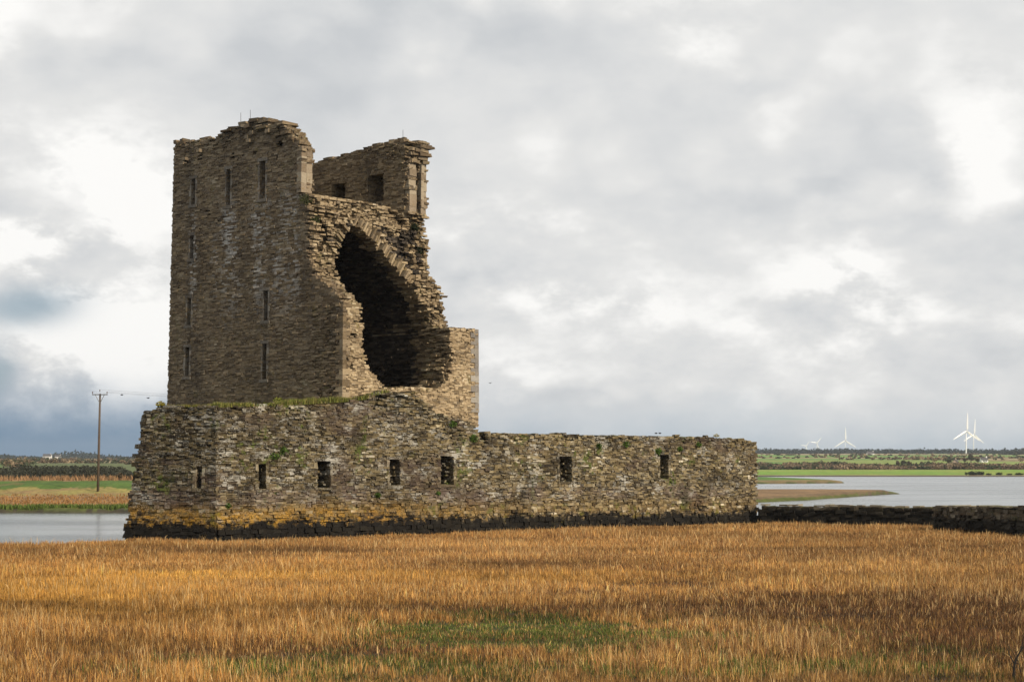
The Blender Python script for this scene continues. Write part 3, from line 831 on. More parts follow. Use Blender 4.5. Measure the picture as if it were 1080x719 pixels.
brkB = [('a', zb, zt, (t0, t1)) for (t0, t1, zb, zt) in BW]
def clsB(a, b, z): return np.where(a < 21.35, 1, 2)
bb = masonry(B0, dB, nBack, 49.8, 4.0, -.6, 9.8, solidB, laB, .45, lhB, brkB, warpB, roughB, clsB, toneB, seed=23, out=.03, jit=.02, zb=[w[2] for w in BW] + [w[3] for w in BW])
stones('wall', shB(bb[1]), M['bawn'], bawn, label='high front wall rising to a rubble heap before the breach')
stones('wall', shB(bb[2]), M['bawn'], bawn, label='lower straight wall running right to a square end')
# left flank, leaning in towards its top
dF = np.array([-.94, .34]); dF /= np.linalg.norm(dF); nF = np.array([-dF[1], dF[0]]) * -1
FL = 6.1
FW = [(1.05, 1.5, 3.0, 4.35)]
def solidF(a, b, z):
    n1 = fbm(a / 1.1, b / 1.1, z / .6, 101, 3); n3 = vnoise(a / .45, b / .45, z / .2, 103)
    ok = (z < 7.85 + .12 * n1 - .25 * sstep(a, 4.2, 6)) & (a < FL - .12 - .22 * n1 - .15 * n3)
    for (t0, t1, zb, zt) in FW: ok &= ~((a > t0) & (a < t1) & (z > zb) & (z < zt) & (b < .5))
    return ok
def warpF(a, b, z):
    k = np.interp(z, [-1, 1, 2.2, 4, 7.8], [1.02, 1.0, .96, .90, .80]); return a * k, b - base_out(z) * (b < 1) + .012 * z * np.exp(-b)
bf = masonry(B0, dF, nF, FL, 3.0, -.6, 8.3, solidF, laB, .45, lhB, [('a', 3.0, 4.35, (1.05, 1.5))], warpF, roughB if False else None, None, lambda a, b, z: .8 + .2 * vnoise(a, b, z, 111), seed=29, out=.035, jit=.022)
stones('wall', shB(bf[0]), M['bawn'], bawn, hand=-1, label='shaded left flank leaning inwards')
# back of the left flank (seen only from the side)
P1 = B0 + dF * FL * .985; dK = np.array([.12, .993]); nK = np.array([dK[1], -dK[0]])
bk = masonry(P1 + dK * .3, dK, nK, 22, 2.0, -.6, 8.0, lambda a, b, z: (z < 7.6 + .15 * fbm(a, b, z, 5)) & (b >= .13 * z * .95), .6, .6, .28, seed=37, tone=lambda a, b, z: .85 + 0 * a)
stones('wall', shB(bk[0]), M['bawn'], bawn, hand=-1, label='rear flank wall facing the river')
# return of the long wall towards the water
E0 = B0 + dB * 49.6 + nBack * 1.35
br = masonry(E0 - dB * 1.3, dB, nBack, 1.2, 9, -.6, 6.8, lambda a, b, z: z < 6.2 - .25 * b + .2 * fbm(a, b, z, 5), .5, .5, .22, seed=41)
stones('wall', shB(br[0]), M['bawn'], bawn, label='return wall behind the square end')
def bbx(*a, **k): return lbox(B0, dB, nBack, warpB, *a, **k) - invB
for (t0, t1, zb, zt) in BW:
    bx = []; z = zb
    while z < zt - .05:
        hgt = min(rng.uniform(.22, .45), zt - z)
        for s in (0, 1):
            wd = rng.uniform(.12, .3)
            bx.append(bbx(t1 if s else t0 - wd, t1 + wd if s else t0, -.03, .5, z + .006, z + hgt - .006, jit=.035))
        z += hgt
    bx.append(bbx(t0 - .25, t1 + .25, -.045, .5, zt + .004, zt + .17, jit=.04)); bx.append(bbx(t0 - .2, t1 + .2, -.05, .5, zb - .15, zb - .004, jit=.02))
    slab_set(bx, 'loophole', M['bawn'], bawn)
def fbx(*a, **k): return lbox(B0, dF, nF, warpF, *a, **k) - invB
for (t0, t1, zb, zt) in FW:
    bx = [fbx(t0 - .2, t1 + .2, -.04, .45, zt, zt + .16), fbx(t0 - .2, t1 + .2, -.05, .45, zb - .15, zb), fbx(t0 - .2, t0, -.03, .4, zb, zt), fbx(t1, t1 + .22, -.03, .4, zb, zt)]
    slab_set([b[[1, 0, 3, 2, 5, 4, 7, 6]] for b in bx], 'loophole', M['bawn'], bawn)

# turf on the platform the tower stands on
def mk_turf():
    m, t, b = new_mat('platform turf'); tc = t.n.new('ShaderNodeNewGeometry')
    f, _ = t.noise(tc.outputs['Position'], 1.5, 5, .7)
    t.put(b.inputs['Base Color'], t.mix(t.step(f, .3, .7), (.055, .06, .018), (.12, .13, .03)))
    poly = [B0 + dB * .6 + nBack * .8, B0 + dB * 10.4 + nBack * 1.0, T0 + dR * .5 + dL_ * .6, T0 + dR * .5 + dL_ * 17.2, P1 + dK * 21, P1 + dK * 1.2 + nK * 1.6]
    c = sum(poly) / len(poly); V = []; n = len(poly)
    K = 7
    for k in range(K + 1):
        for i in range(n * 6):
            a = poly[i // 6]; b2 = poly[(i // 6 + 1) % n]; q = a + (b2 - a) * (i % 6) / 6
            p = c + (q - c) * (k / K)
            V.append((p[0], p[1], np.interp(p[0], [-22, -18, -13], [7.5, 7.75, 8.05]) + .10 * float(fbm(p[0] / 2, p[1] / 2, 0, 3)) + .25 * (1 - k / K)))
    N = n * 6; Fq = []
    for k in range(K):
        for i in range(N): Fq.append((k * N + i, k * N + (i + 1) % N, (k + 1) * N + (i + 1) % N, (k + 1) * N + i))
    o = mesh_np('platform', np.array(V), np.array(Fq), m, smooth=True); tag(o, kind='structure')
mk_turf()

# dark tidal wall on the right, two lengths meeting at a step
def tidal(name, pA, pB, topA, topB, thick, seed, label, mat='sea'):
    A = np.array(pA[:2]); Bp = np.array(pB[:2]); d = Bp - A; Ln = np.linalg.norm(d); d /= Ln; nb = np.array([-d[1], d[0]])
    def sol(a, b, z):
        n1 = fbm(a / 1.2, b, z / .6, seed, 3); k = a / Ln
        return (z < topA + (topB - topA) * k + .07 * n1 - .5 * sstep(a, .9, 0.0) * (seed == 131)) & (b >= 0)
    e = empty(name, (A[0], A[1], 0))
    d_ = masonry(A, d, nb, Ln, thick, -.8, max(topA, topB) + .25, sol, .5, .4, .2, seed=seed, out=.05, jit=.03, rough=lambda a, b, z: 1.3 + 0 * a)
    o = stones('wall_face', (d_[0][0] - np.array([A[0], A[1], 0]), d_[0][1], d_[0][2]), M[mat], e)
    bx = []; s = 0.3
    while s < Ln - .4:
        w = rng.uniform(.35, .9); zt = topA + (topB - topA) * s / Ln
        if rng.random() < .8:
            bx.append(lbox(A, d, nb, None, s, s + w - .02, rng.uniform(-.04, .05), thick * rng.uniform(.8, 1.05), zt - .02, zt + rng.uniform(.05, .14), jit=.03) - np.array([A[0], A[1], 0]))
        s += w
    slab_set(bx, 'coping', M['dressed_tan'] if False else M['cop'], e)
    tag(e, label, 'stone wall', 'dark walls at the water edge'); return e
M['sea_near'] = stone_mat('tidal wall stone, higher', ((0.0, (.03, .024, .017)), (.4, (.075, .06, .04)), (.8, (.15, .12, .08)), (1, (.33, .29, .22))), moss=.2, lichen=.3, seaweed=1.05)
M['cop'] = stone_mat('weathered coping stone', ((0.0, (.10, .08, .05)), (.5, (.20, .165, .11)), (1, (.36, .31, .22))), moss=.2, lichen=.4)
tidal('sea_wall', at(799, 552, 143.5), at(987, 555, 136), 1.43, 1.38, .9, 131, 'low black seaweed-stained wall starting beside the square end of the bawn wall')
tidal('sea_wall', at(984, 555, 127), at(1135, 555, 112.5), 1.62, 1.86, 1.7, 137, 'nearer thicker stretch of dark wall at the right edge of the picture', 'sea_near')

# ------------------------------------------------------------------ marsh grass
def leaf_mat(name, trans=.12):
    m, t, b = new_mat(name)
    at_ = t.n.new('ShaderNodeAttribute'); at_.attribute_name = 'col'
    t.l.new(at_.outputs['Color'], b.inputs['Base Color'])
    b.inputs['Roughness'].default_value = .8
    if trans:
        tr = t.n.new('ShaderNodeBsdfTranslucent'); t.l.new(at_.outputs['Color'], tr.inputs[0])
        ms = t.n.new('ShaderNodeMixShader'); ms.inputs[0].default_value = trans
        o = t.n['Material Output']; t.l.new(b.outputs[0], ms.inputs[1]); t.l.new(tr.outputs[0], ms.inputs[2]); t.l.new(ms.outputs[0], o.inputs[0])
    return m
M['grass'] = leaf_mat('dry marsh grass')
M['leaf'] = leaf_mat('leaves', .2)

def blades(P, H, Wd, lean, col, r):
    """P (n,3) roots; each blade a bent strip of a quad and a tip"""
    n = len(P); az = r.uniform(0, 2 * np.pi, n); u = np.stack([np.cos(az), np.sin(az), 0 * az], 1)
    la = r.uniform(0, 2 * np.pi, n); ld = np.stack([np.cos(la), np.sin(la), 0 * la], 1) * lean[:, None]
    up = np.array([0, 0, 1.0])
    m1 = P + ld * (H * .38)[:, None] + up * (H * .58)[:, None]; tip = P + ld * H[:, None] + up * (H * np.sqrt(np.clip(1 - lean ** 2, .2, 1)))[:, None]
    w = u * Wd[:, None] * .5
    V = np.stack([P - w, P + w, m1 + w * .8, m1 - w * .8, tip], 1).reshape(-1, 3)
    b = np.arange(n) * 5
    Fq = np.stack([b, b + 1, b + 2, b + 3], 1); Ft = np.stack([b + 3, b + 2, b + 4], 1)
    c = np.repeat(col[:, None, :], 5, 1).reshape(-1, 3)
    return V, Fq, Ft, c

def mk_grass():
    r = np.random.default_rng(5)
    PX = []; 
    for (y0, y1, dens) in ((35, 50, 480), (50, 66, 340), (66, 86, 230), (86, 112, 160), (112, 152, 100)):
        area = (y1 - y0) * (y0 + y1) / 2 * .62; n = int(area * dens)
        Y = np.sqrt(r.uniform(y0 ** 2, y1 ** 2, n)); X = Y * r.uniform(-.31, .31, n)
        PX.append(np.stack([X, Y], 1))
    P = np.concatenate(PX); X, Y = P[:, 0], P[:, 1]
    a = 540 + 2000 * X / Y
    # keep off the castle, its platform and the water
    q = (P - B0); tA = q @ dB; tB = q @ nBack
    front = (tA > -.1) & (tB > -.25)
    qf = P - B0; fA = qf @ dF; fB = qf @ nF
    left = (fA > -.1) & (fA < 6.3) & (fB > -.25)
    keep = ~(front & (tA < 50.2)) & ~left & ~((a < 228) & (a > 130) & (Y > 113)) & (Y < shore_Y(a) + 1.2 * vnoise(X / 3, Y / 3, 0, 5) - .2)
    keep &= ~((tA > 49) & (tB > 1.2))
    # behind the tidal walls
    w0 = at(799, 0, 143.5)[:2]; w1 = at(987, 0, 136)[:2]; w2 = at(984, 0, 127)[:2]; w3 = at(1135, 0, 112.5)[:2]
    for A_, B_ in ((w0, w1), (w2, w3)):
        d = (B_ - A_) / np.linalg.norm(B_ - A_); nb = np.array([-d[1], d[0]]); s = (P - A_) @ d
        keep &= ~((s > -.2) & (s < np.linalg.norm(B_ - A_) + .3) & ((P - A_) @ nb > -.15))
    P = P[keep]; X, Y = P[:, 0], P[:, 1]; a = a[keep]; n = len(P)
    z, _ = land(X, Y)
    n1 = fbm(X / 2.2, Y / 3.5, 0, 201, 4); n2 = fbm(X / 9, Y / 16, 0, 203, 3); n3 = fbm(X / .5, Y / .5, 0, 205, 2); n4 = fbm(X / 5, Y / 7, 0, 207, 4)
    # damp green hollow in the middle foreground, weaker ones beside it
    n6 = fbm(X / .9, Y / 1.1, 0, 211, 3)
    grn = np.exp(-(((X - .9) / 4.8) ** 2 + ((Y - 49.5) / 5.2) ** 2)) * 1.0 + .75 * np.exp(-(((X + 3.5) / 3.5) ** 2 + ((Y - 39) / 3.0) ** 2)) + .62 * np.exp(-(((X - 6.5) / 5.5) ** 2 + ((Y - 41.5) / 4.5) ** 2))
    grn = (grn * (.95 + 2.0 * n1 + .9 * n3 + 1.1 * n6 + 1.5 * fbm(X / 3, Y / 1.6, 0, 221, 3))).clip(0, 1.3) + .25 * np.clip(n4 - .25, 0, 1) * (Y < 60)
    isg = r.random(n) < np.clip(grn * .95 - .10 + .35 * n6 * (grn > .15), 0, .64)
    n5 = vnoise(X / .22, Y / .30, 0, 209); n7 = fbm(X / 14, Y / 5, 0, 213, 3)
    straw = np.array([.46, .265, .080]); orange = np.array([.37, .18, .050]); brown = np.array([.090, .048, .022]); pale = np.array([.56, .38, .17]); rust = np.array([.20, .095, .038])
    warm = np.clip(.5 - .9 * n2 - .0015 * (a - 540), 0, 1)[:, None]
    base = orange * warm + (rust * .7 + straw * .3) * (1 - warm)
    # old brown stems stand in patches, fresh straw between
    n8 = fbm(X / 9, Y / 2.2, 0, 215, 3)
    ln = np.exp(-((Y - 66.5 - .25 * (X + 8)) / 1.6) ** 2) * sstep(X, -11, -8) * sstep(X, -2, -5)
    pk = np.clip(.38 + .9 * n6 + .8 * n7 + .5 * n1 + 1.0 * n8 + .7 * ln + .28 * np.exp(-((Y - 56) / 4) ** 2) + .22 * sstep(a, 500, 900) * (Y < 75) + .2 * sstep(Y, 50, 40), 0, 1)
    k = r.random(n)
    isb = k < pk * .85; k2 = r.random(n)[:, None]
    col = np.where(isb[:, None], np.where(k2 < .6, brown, rust * .8), np.where(k2 < .35, straw, np.where(k2 < .95, base, pale)))
    far = sstep(Y, 60, 100)[:, None]
    col = col * (1 - .35 * far) + .35 * far * np.array([.36, .19, .068])
    # bright drifts of straw on the left and along the middle distance
    yl = (1.3 * np.exp(-((a - 130) / 260) ** 2) * np.exp(-((Y - 66) / 12) ** 2) * (.8 + .8 * n2 + .8 * n8) + .7 * np.exp(-((Y - 71) / 5) ** 2) * (.4 + 1.2 * n7))
    yl = np.clip(yl, 0, 1)[:, None]
    col = col * (1 - .6 * yl) + .6 * yl * np.array([.62, .33, .065])
    gk = r.random(n)[:, None]
    gcol = np.where(gk < .5, np.array([.050, .070, .013]), np.where(gk < .85, np.array([.10, .125, .022]), np.array([.24, .19, .07])))
    near = np.interp(Y, [35, 60, 90], [1.0, .8, .5])
    col = np.where(isg[:, None], gcol, col) * (r.uniform(.6, 1.3, n) * (1.0 + near * (.45 * n5 + .60 * n6 + .2 * n8)))[:, None]
    n9 = fbm(X / 5, Y / 2.2, 0, 217, 4); n10 = fbm(X / 16, Y / 6, 0, 219, 3)
    hgt = r.uniform(.12, .38, n) * (1 + .55 * n9) * (1 + near * (.75 * n6 + .40 * n5) + .3 * n2 + .25 * n7) * (1 - .38 * np.clip(grn, 0, 1)) * (1 - .3 * np.clip(n8 * 2, 0, 1))
    hgt = np.where(isg, hgt * .85, hgt); tall = r.random(n) < .035 * (1 + 2 * n9).clip(0, 3); hgt = np.where(tall & ~isg, hgt * 1.5, hgt)
    col = col * (1 + .60 * n9 + .45 * n10).clip(.3, 1.7)[:, None]
    col = np.where((tall & ~isg)[:, None], pale * r.uniform(.7, 1.1, n)[:, None], col)
    hgt = np.clip(hgt, np.where(isg, .17, .08), .85)
    hgt = np.where((n5 < -.35) & (r.random(n) < .75 * near), .07, hgt)
    hgt *= np.interp(shore_Y(a) - Y, [0, 4, 12], [.55, .8, 1.0]) * np.where((tB[keep] > -2.5) & (tA[keep] > -1) & (tA[keep] < 50), .75, 1)
    hgt = np.where(pk > .75, hgt * .75, hgt)
    wd = np.interp(Y, [35, 60, 100, 150], [.013, .019, .030, .040]) * r.uniform(.6, 1.4, n) * np.where(r.random(n) < .06, 1.8, .85)
    lean = np.abs(r.normal(0, .30, n) + .30 * np.clip(n6 + n8, 0, 1) + .15 * (r.random(n) < .15)).clip(0, .9); lean = np.where(isg, np.clip(lean * 1.5, 0, .85), lean)
    V, Fq, Ft, c = blades(np.stack([X, Y, z - .03], 1), hgt, wd, lean, np.clip(col, .01, .8), r)
    o = mesh_np('marsh_grass', V, [Fq, Ft], M['grass'], cols=c)
    tag(o, 'golden brown marsh grass with green hollows covering the foreground', 'grass', kind='stuff')
    # bent dead stalks lying through the near grass
    return n
NBL = mk_grass()

def mk_bank_grass():
    r = np.random.default_rng(15)
    P = []; H = []; Cc = []
    # reeds along the far left bank, tufts on the levee, fringe of the salting
    for (n, xr, dr, h0, h1, cc) in ((5000, (-60, -14), (.4, 3.0), .25, .55, (.10, .14, .03)), (9000, (-75, -14), (3, 38), .15, .38, (.29, .16, .06)), (3500, (-80, -15), (56, 64), .3, .9, (.30, .18, .09))):
        x = r.uniform(*xr, n); d = r.uniform(*dr, n); y = 187 + d + x * 0
        z, _ = land(x, y + 2); P.append(np.stack([x, y + 2, z - .05], 1)); H.append(r.uniform(h0, h1, n)); Cc.append(np.array(cc) * r.uniform(.6, 1.3, n)[:, None])
    P = np.concatenate(P); H = np.concatenate(H); Cc = np.concatenate(Cc); ok = P[:, 2] > 0
    V, Fq, Ft, c = blades(P[ok], H[ok], np.full(ok.sum(), .12), np.abs(r.normal(0, .3, ok.sum())).clip(0, .8), Cc[ok], r)
    tag(mesh_np('bank_grass', V, [Fq, Ft], M['grass'], cols=c), 'reeds and dry grass on the bank beyond the river at left', 'grass', kind='stuff')
mk_bank_grass()

# grass and weeds rooted on the masonry: one mat along the ledge, then single tufts
def mk_wall_plants():
    r = np.random.default_rng(25)
    n = 9000     # turf blades along the ledge
    t = np.concatenate([r.uniform(.2, 11.5, n), r.uniform(11.5, 13.2, 300)]); b = np.abs(r.normal(.2, .6, len(t))).clip(0, 2.2)
    w = fbm(t / 1.3, b, 0, 7, 3); ok = (w > -.12) | (r.random(len(t)) < .18); t, b, w = t[ok], b[ok], w[ok]
    z = np.interp(t, [q[0] for q in BT], [q[1] for q in BT]) + .0
    z = np.where(b > .5, np.minimum(z, 8.25), z)
    P = np.stack([B0[0] + t * dB[0] + b * nBack[0], B0[1] + t * dB[1] + b * nBack[1], z - .05], 1)
    H = r.uniform(.08, .34, len(t)) * (1 + .9 * w); k = r.random(len(t))[:, None]
    c = np.where(k < .6, np.array([.13, .15, .03]), np.where(k < .85, np.array([.22, .20, .05]), np.array([.30, .24, .09]))) * r.uniform(.6, 1.3, len(t))[:, None]
    V, Fq, Ft, c = blades(P, H.clip(.06, .7), r.uniform(.02, .05, len(t)), np.abs(r.normal(0, .4, len(t))).clip(0, .85), c, r)
    # flank ledge
    t2 = r.uniform(0, 4.2, 1500); P2 = np.stack([B0[0] + t2 * dF[0] + .5 * nF[0], B0[1] + t2 * dF[1] + .5 * nF[1], 7.75 + 0 * t2], 1)
    k = r.random(1500)[:, None]; c2 = np.where(k < .5, np.array([.12, .14, .03]), np.array([.28, .23, .05]))
    V2, Fq2, Ft2, c2 = blades(P2, r.uniform(.05, .28, 1500), r.uniform(.02, .05, 1500), np.abs(r.normal(0, .4, 1500)).clip(0, .85), c2, r)
    V, Fq, Ft, c = np.concatenate([V, V2]), np.concatenate([Fq, Fq2 + len(V)]), np.concatenate([Ft, Ft2 + len(V)]), np.concatenate([c, c2])
    tag(mesh_np('ledge_grass', V, [Fq, Ft], M['grass'], cols=c), 'strip of green and yellow grass along the ledge at the foot of the tower', 'grass', kind='stuff')
mk_wall_plants()

def weed(name, base, nrm, rad, n, cc, label, group, seed, hang=.0, leaf=.07):
    """a cushion of small leaves growing out of a wall"""
    r = np.random.default_rng(seed); d = r.normal(0, 1, (n, 3)); d /= np.linalg.norm(d, axis=1)[:, None]
    rr = rad * r.random(n) ** .45; q = d * rr[:, None] * np.array([1.1, 1.1, .8])
    s = q @ nrm; q -= np.outer(np.minimum(s, 0), nrm); q[:, 2] -= hang * rad * r.random(n)
    u = r.normal(0, 1, (n, 3)); u /= np.linalg.norm(u, axis=1)[:, None]; v = np.cross(u, r.normal(0, 1, (n, 3))); v /= np.linalg.norm(v, axis=1)[:, None]
    L = leaf * r.uniform(.6, 1.4, n)[:, None]
    V = np.stack([q - u * L, q + v * L * .45, q + u * L, q - v * L * .45], 1).reshape(-1, 3)
    c = np.repeat(np.array(cc)[None] * r.uniform(.5, 1.5, n)[:, None], 4, 0)
    o = mesh_np(name, V, np.arange(n * 4).reshape(n, 4), M['leaf'], cols=c); o.location = base
    return tag(o, label, 'wall plant', group)
nBf = np.array([dB[1], -dB[0], 0.])
def on_bawn(px, py):
    t, z = Bf(px, py); return np.array([B0[0] + t * dB[0], B0[1] + t * dB[1], z]) + nBf * (.03 - .012 * z)
G = 'plants rooted in the bawn wall'
wl = [(290, 481, .30, 'green weed cushion just above the first front loophole right of the corner'),
      (299, 475, .34, 'larger leafy weed high above the gap between the two leftmost front loopholes'),
      (240, 533, .20, 'small weed low on the wall close to the left corner'),
      (398, 522, .22, 'weed clump low on the wall between the second and third front loopholes'),
      (462, 520, .16, 'tiny weed beneath the fourth front loophole'),
      (695, 476, .34, 'dense green weed right above the rightmost loophole'),
      (717, 473, .26, 'weed cushion near the wall top just right of the rightmost loophole'),
      (737, 469, .28, 'green weed under the wall top halfway from the rightmost loophole to the end'),
      (660, 468, .30, 'green weed under the wall top left of the rightmost loophole'),
      (632, 470, .24, 'weed patch below the wall top right of the fifth front loophole'),
      (500, 462, .34, 'green weed at the foot of the rubble slope where the wall steps down'),
      (478, 447, .30, 'weed on the rubble slope below the tower block')]
for k, (px, py, rad, lb) in enumerate(wl):
    weed('wall_weed', on_bawn(px, py), nBf, rad, 150, (.07, .12, .018), lb, G, 300 + k)
for k, (px, py, rad, cc, lb) in enumerate(((293, 423, .32, (.16, .17, .03), 'yellow green tuft on the ledge in front of the tower slits'), (170, 427, .30, (.26, .22, .03), 'yellow moss cushion at the left end of the ledge'))):
    b = at(px, py, 116 if k == 0 else 112.2)
    weed('ledge_tuft', b, np.array([0, 0, 1.]), rad, 160, cc, lb, 'tufts on the ledge', 330 + k)
b = on_bawn(757, 459.5); b[2] -= .02
weed('wall_top_tuft', b + np.array([0, .5, 0]), np.array([0, 0, 1.]), .22, 120, (.36, .33, .20), 'pale dry tuft on top of the wall near its right end', 'tufts on the ledge', 340)
pv = T0 + 3.2 * dL_ + 10.4 * dR
nSf = np.array([-dL_[0], -dL_[1], 0.])
Sf2 = Plane(T0 + 4.1 * dL_, dR)
def on_sect(px, py, dd=.05, back=False):
    u, z = (Sf2 if back else Sf)(px, py); p = T0 + ((4.1 if back else 3.4) - dd) * dL_ + u * dR; return np.array([p[0], p[1], z])
for k, (px, py, rad, lb) in enumerate(((441, 262, .75, 'dark ivy hanging in the broken end of the far tower wall'), (437, 238, .55, 'dark ivy just under the dressed pilasters of the tower'), (446, 280, .4, 'small ivy trail at the bottom of the broken tower wall end'))):
    weed('ivy', on_sect(px, py, .0, True), nSf, rad * .6, 300, (.022, .03, .012), lb, 'ivy on the broken tower end', 350 + k, hang=.6)
for k, (px, py, rad, lb) in enumerate(((320, 211, .5, 'mossy growth on the broken edge of the long tower wall beside the shelf'), (331, 232, .35, 'moss on the rubble left of the small dark hole in the tower'))):
    weed('moss_cushion', on_sect(px, py, .1), nSf, rad, 220, (.05, .055, .018), lb, 'moss on the broken tower edge', 360 + k)

# thorny dead plant at the lower right corner
def mk_twig():
    b = at(1068, 722, 37.6); b[2] = 0.0
    m = plain('dead twig bark', (.02, .016, .012), .9); t = MB(); k = 37.6 / 2000.
    def pt(x, y, dy=0): return np.array([(x - 540) * k, 37.6 + dy, EYE + (494 - y) * k]) - b
    t.tube([pt(1068, 730), pt(1069, 712), pt(1070, 700), pt(1073, 692), pt(1077, 685), pt(1084, 676)], [.030, .027, .024, .020, .016, .007], 6)
    t.tube([pt(1070, 700), pt(1066, 690, .1), pt(1064, 683, .15)], [.017, .011, .005], 5)
    t.tube([pt(1077, 685), pt(1079, 676), pt(1079, 668)], [.015, .010, .005], 5)
    e = empty('dead_bush', b); tag(e, 'dark leafless thorny stem in the grass at the lower right corner', 'bush')
    t.build('stem', m, e)
    t2 = MB()
    for q in range(14):
        a, c_ = rng.uniform(1072, 1090), rng.uniform(700, 722); t2.tube([pt(a, c_, .2), pt(a + rng.uniform(-6, 6), c_ - rng.uniform(6, 18), .2), pt(a + rng.uniform(-9, 9), c_ - rng.uniform(14, 26), .25)], [.010, .007, .003], 4)
    t2.build('twigs', m, e)
mk_twig()

# ------------------------------------------------------------------ birds, rods, power line
bm_ = plain('bird feathers', (.02, .02, .022), .7)
def bird(px, py, Y, s, fl, label, group=None):
    e = empty('bird', at(px, py, Y), rng.uniform(-1, 1))
    b = MB(); b.tube([(-.20 * s, 0, 0), (-.10 * s, 0, .01 * s), (0, 0, .015 * s), (.10 * s, 0, .02 * s), (.16 * s, 0, .035 * s), (.21 * s, 0, .03 * s)], [.012 * s, .045 * s, .065 * s, .05 * s, .035 * s, .006 * s], 8)
    tag(e, label, 'bird', group); b.build('body', bm_, e, smooth=True)
    for sd in (-1, 1):
        w = MB()
        if fl:
            V = [(.07 * s, sd * .04 * s, .03 * s), (-.06 * s, sd * .04 * s, .03 * s), (-.05 * s, sd * .22 * s, .12 * s), (.06 * s, sd * .20 * s, .12 * s), (-.06 * s, sd * .42 * s, .07 * s), (-.02 * s, sd * .44 * s, .075 * s)]
            V = V + [(x, y, z - .012 * s) for x, y, z in V]
            w.quads(V, [[0, 1, 2, 3], [3, 2, 4, 5], [9, 8, 7, 6], [11, 10, 8, 9], [0, 3, 9, 6], [3, 5, 11, 9], [2, 1, 7, 8], [4, 2, 8, 10], [5, 4, 10, 11]])
        else:
            w.tube([(.06 * s, sd * .055 * s, .03 * s), (-.05 * s, sd * .06 * s, .02 * s), (-.19 * s, sd * .03 * s, .0)], [.02 * s, .035 * s, .005 * s], 6)
        w.build('wing', bm_, e)
    if not fl:
        for sd in (-1, 1):
            l = MB(); l.tube([(.0, sd * .025 * s, -.04 * s), (.01 * s, sd * .025 * s, -.13 * s)], .007 * s, 5); l.build('leg', bm_, e)
bird(128.5, 416.5, 140, .55, True, 'small dark bird flying just right of the power pole', 'flying birds')
bird(156.3, 419.8, 140, .55, True, 'small dark bird flying close beside the left edge of the tower', 'flying birds')
bird(517, 404, 150, .5, True, 'tiny bird flying right of the tower block', 'flying birds')
tb_, zb_ = Bf(693, 461)
for k, (px, lb) in enumerate(((692, 'left one of two small dark birds above the wall top'), (696, 'right one of two small dark birds above the wall top'))):
    bird(px, 457, 138.5, .6, True, lb, 'pair of birds at the wall')

rodm = plain('dark iron rod', (.05, .045, .045), .6, metal=.3)
for (px, y0, y1, v, u, lb) in ((254, 135, 119, 9.4, .6, 'shorter left rod on the tower top'), (264, 131, 116, 8.6, .6, 'taller right rod on the tower top'), (425, 147, 137, 4.5, 10.6, 'thin rod on the top of the far tower wall')):
    t = MB(); Y = (T0 + u * dR + v * dL_)[1]; p = at(px, y0, Y); h = (y0 - y1) / 2000 * Y
    t.tube([(0, 0, -.8), (0, 0, h)], [.022, .014], 6); t.tube([(0, 0, -.05), (0, 0, .06)], .05, 6)
    o = t.build('lightning_rod', rodm); o.location = p; tag(o, lb, 'rod', 'iron rods on the tower')

def mk_pole():
    wood = plain('weathered pole wood', (.10, .075, .055), .9, scale=2); iron = plain('galvanised iron', (.16, .16, .16), .5, metal=.5); glass = plain('brown insulator', (.10, .05, .03), .25, .5)
    Y = 231.; b = at(103.2, 509.6, Y); zg = float(land(np.array([b[0]]), np.array([Y]))[0][0]); top = at(105.6, 415, Y); H = top[2] - zg
    e = empty('power_pole', (b[0], Y, zg)); tag(e, 'tall leaning wooden power pole with crossarm on the far bank', 'power pole')
    dx = top[0] - b[0]
    p = MB(); p.tube([(0, 0, -.3), (dx * .5, 0, H * .5), (dx, 0, H)], [.16, .14, .11], 10); p.build('pole', wood, e, smooth=True)
    c = MB(); c.box((dx, -.16, H - .12), (.95, 0, 0), (0, .05, 0), (0, 0, .06)); c.build('crossarm', iron, e)
    for s in (-1, 1):
        q = MB(); q.tube([(dx + s * .55, -.16, H - .15), (dx + s * .03, -.14, H - 1.15)], .035, 6); q.build('brace', iron, e)
    tips = []
    for s in (-.88, 0, .88):
        q = MB(); zz = H - .06 + (0.25 if s == 0 else 0); q.tube([(dx + s, -.16, zz), (dx + s, -.16, zz + .1), (dx + s, -.16, zz + .13), (dx + s, -.16, zz + .24), (dx + s, -.16, zz + .3)], [.02, .02, .06, .07, .03], 8); q.build('insulator', glass, e)
        tips.append(np.array([b[0] + dx + s, Y - .16, zg + zz + .3]))
    wm = plain('old copper wire', (.12, .12, .12), .5)
    for k, tp in enumerate(tips):
        far = tp + np.array([42, 12, -1.2]); pts = []
        for i in range(13):
            f = i / 12; q = tp * (1 - f) + far * f; q[2] -= 1.2 * 4 * f * (1 - f) * .35; pts.append(q)
        t = MB(); t.tube(pts, .009, 5); o = t.build('power_line', wm)
        tag(o, 'thin overhead wire leading from the power pole behind the tower', 'wire', 'overhead wires')
mk_pole()

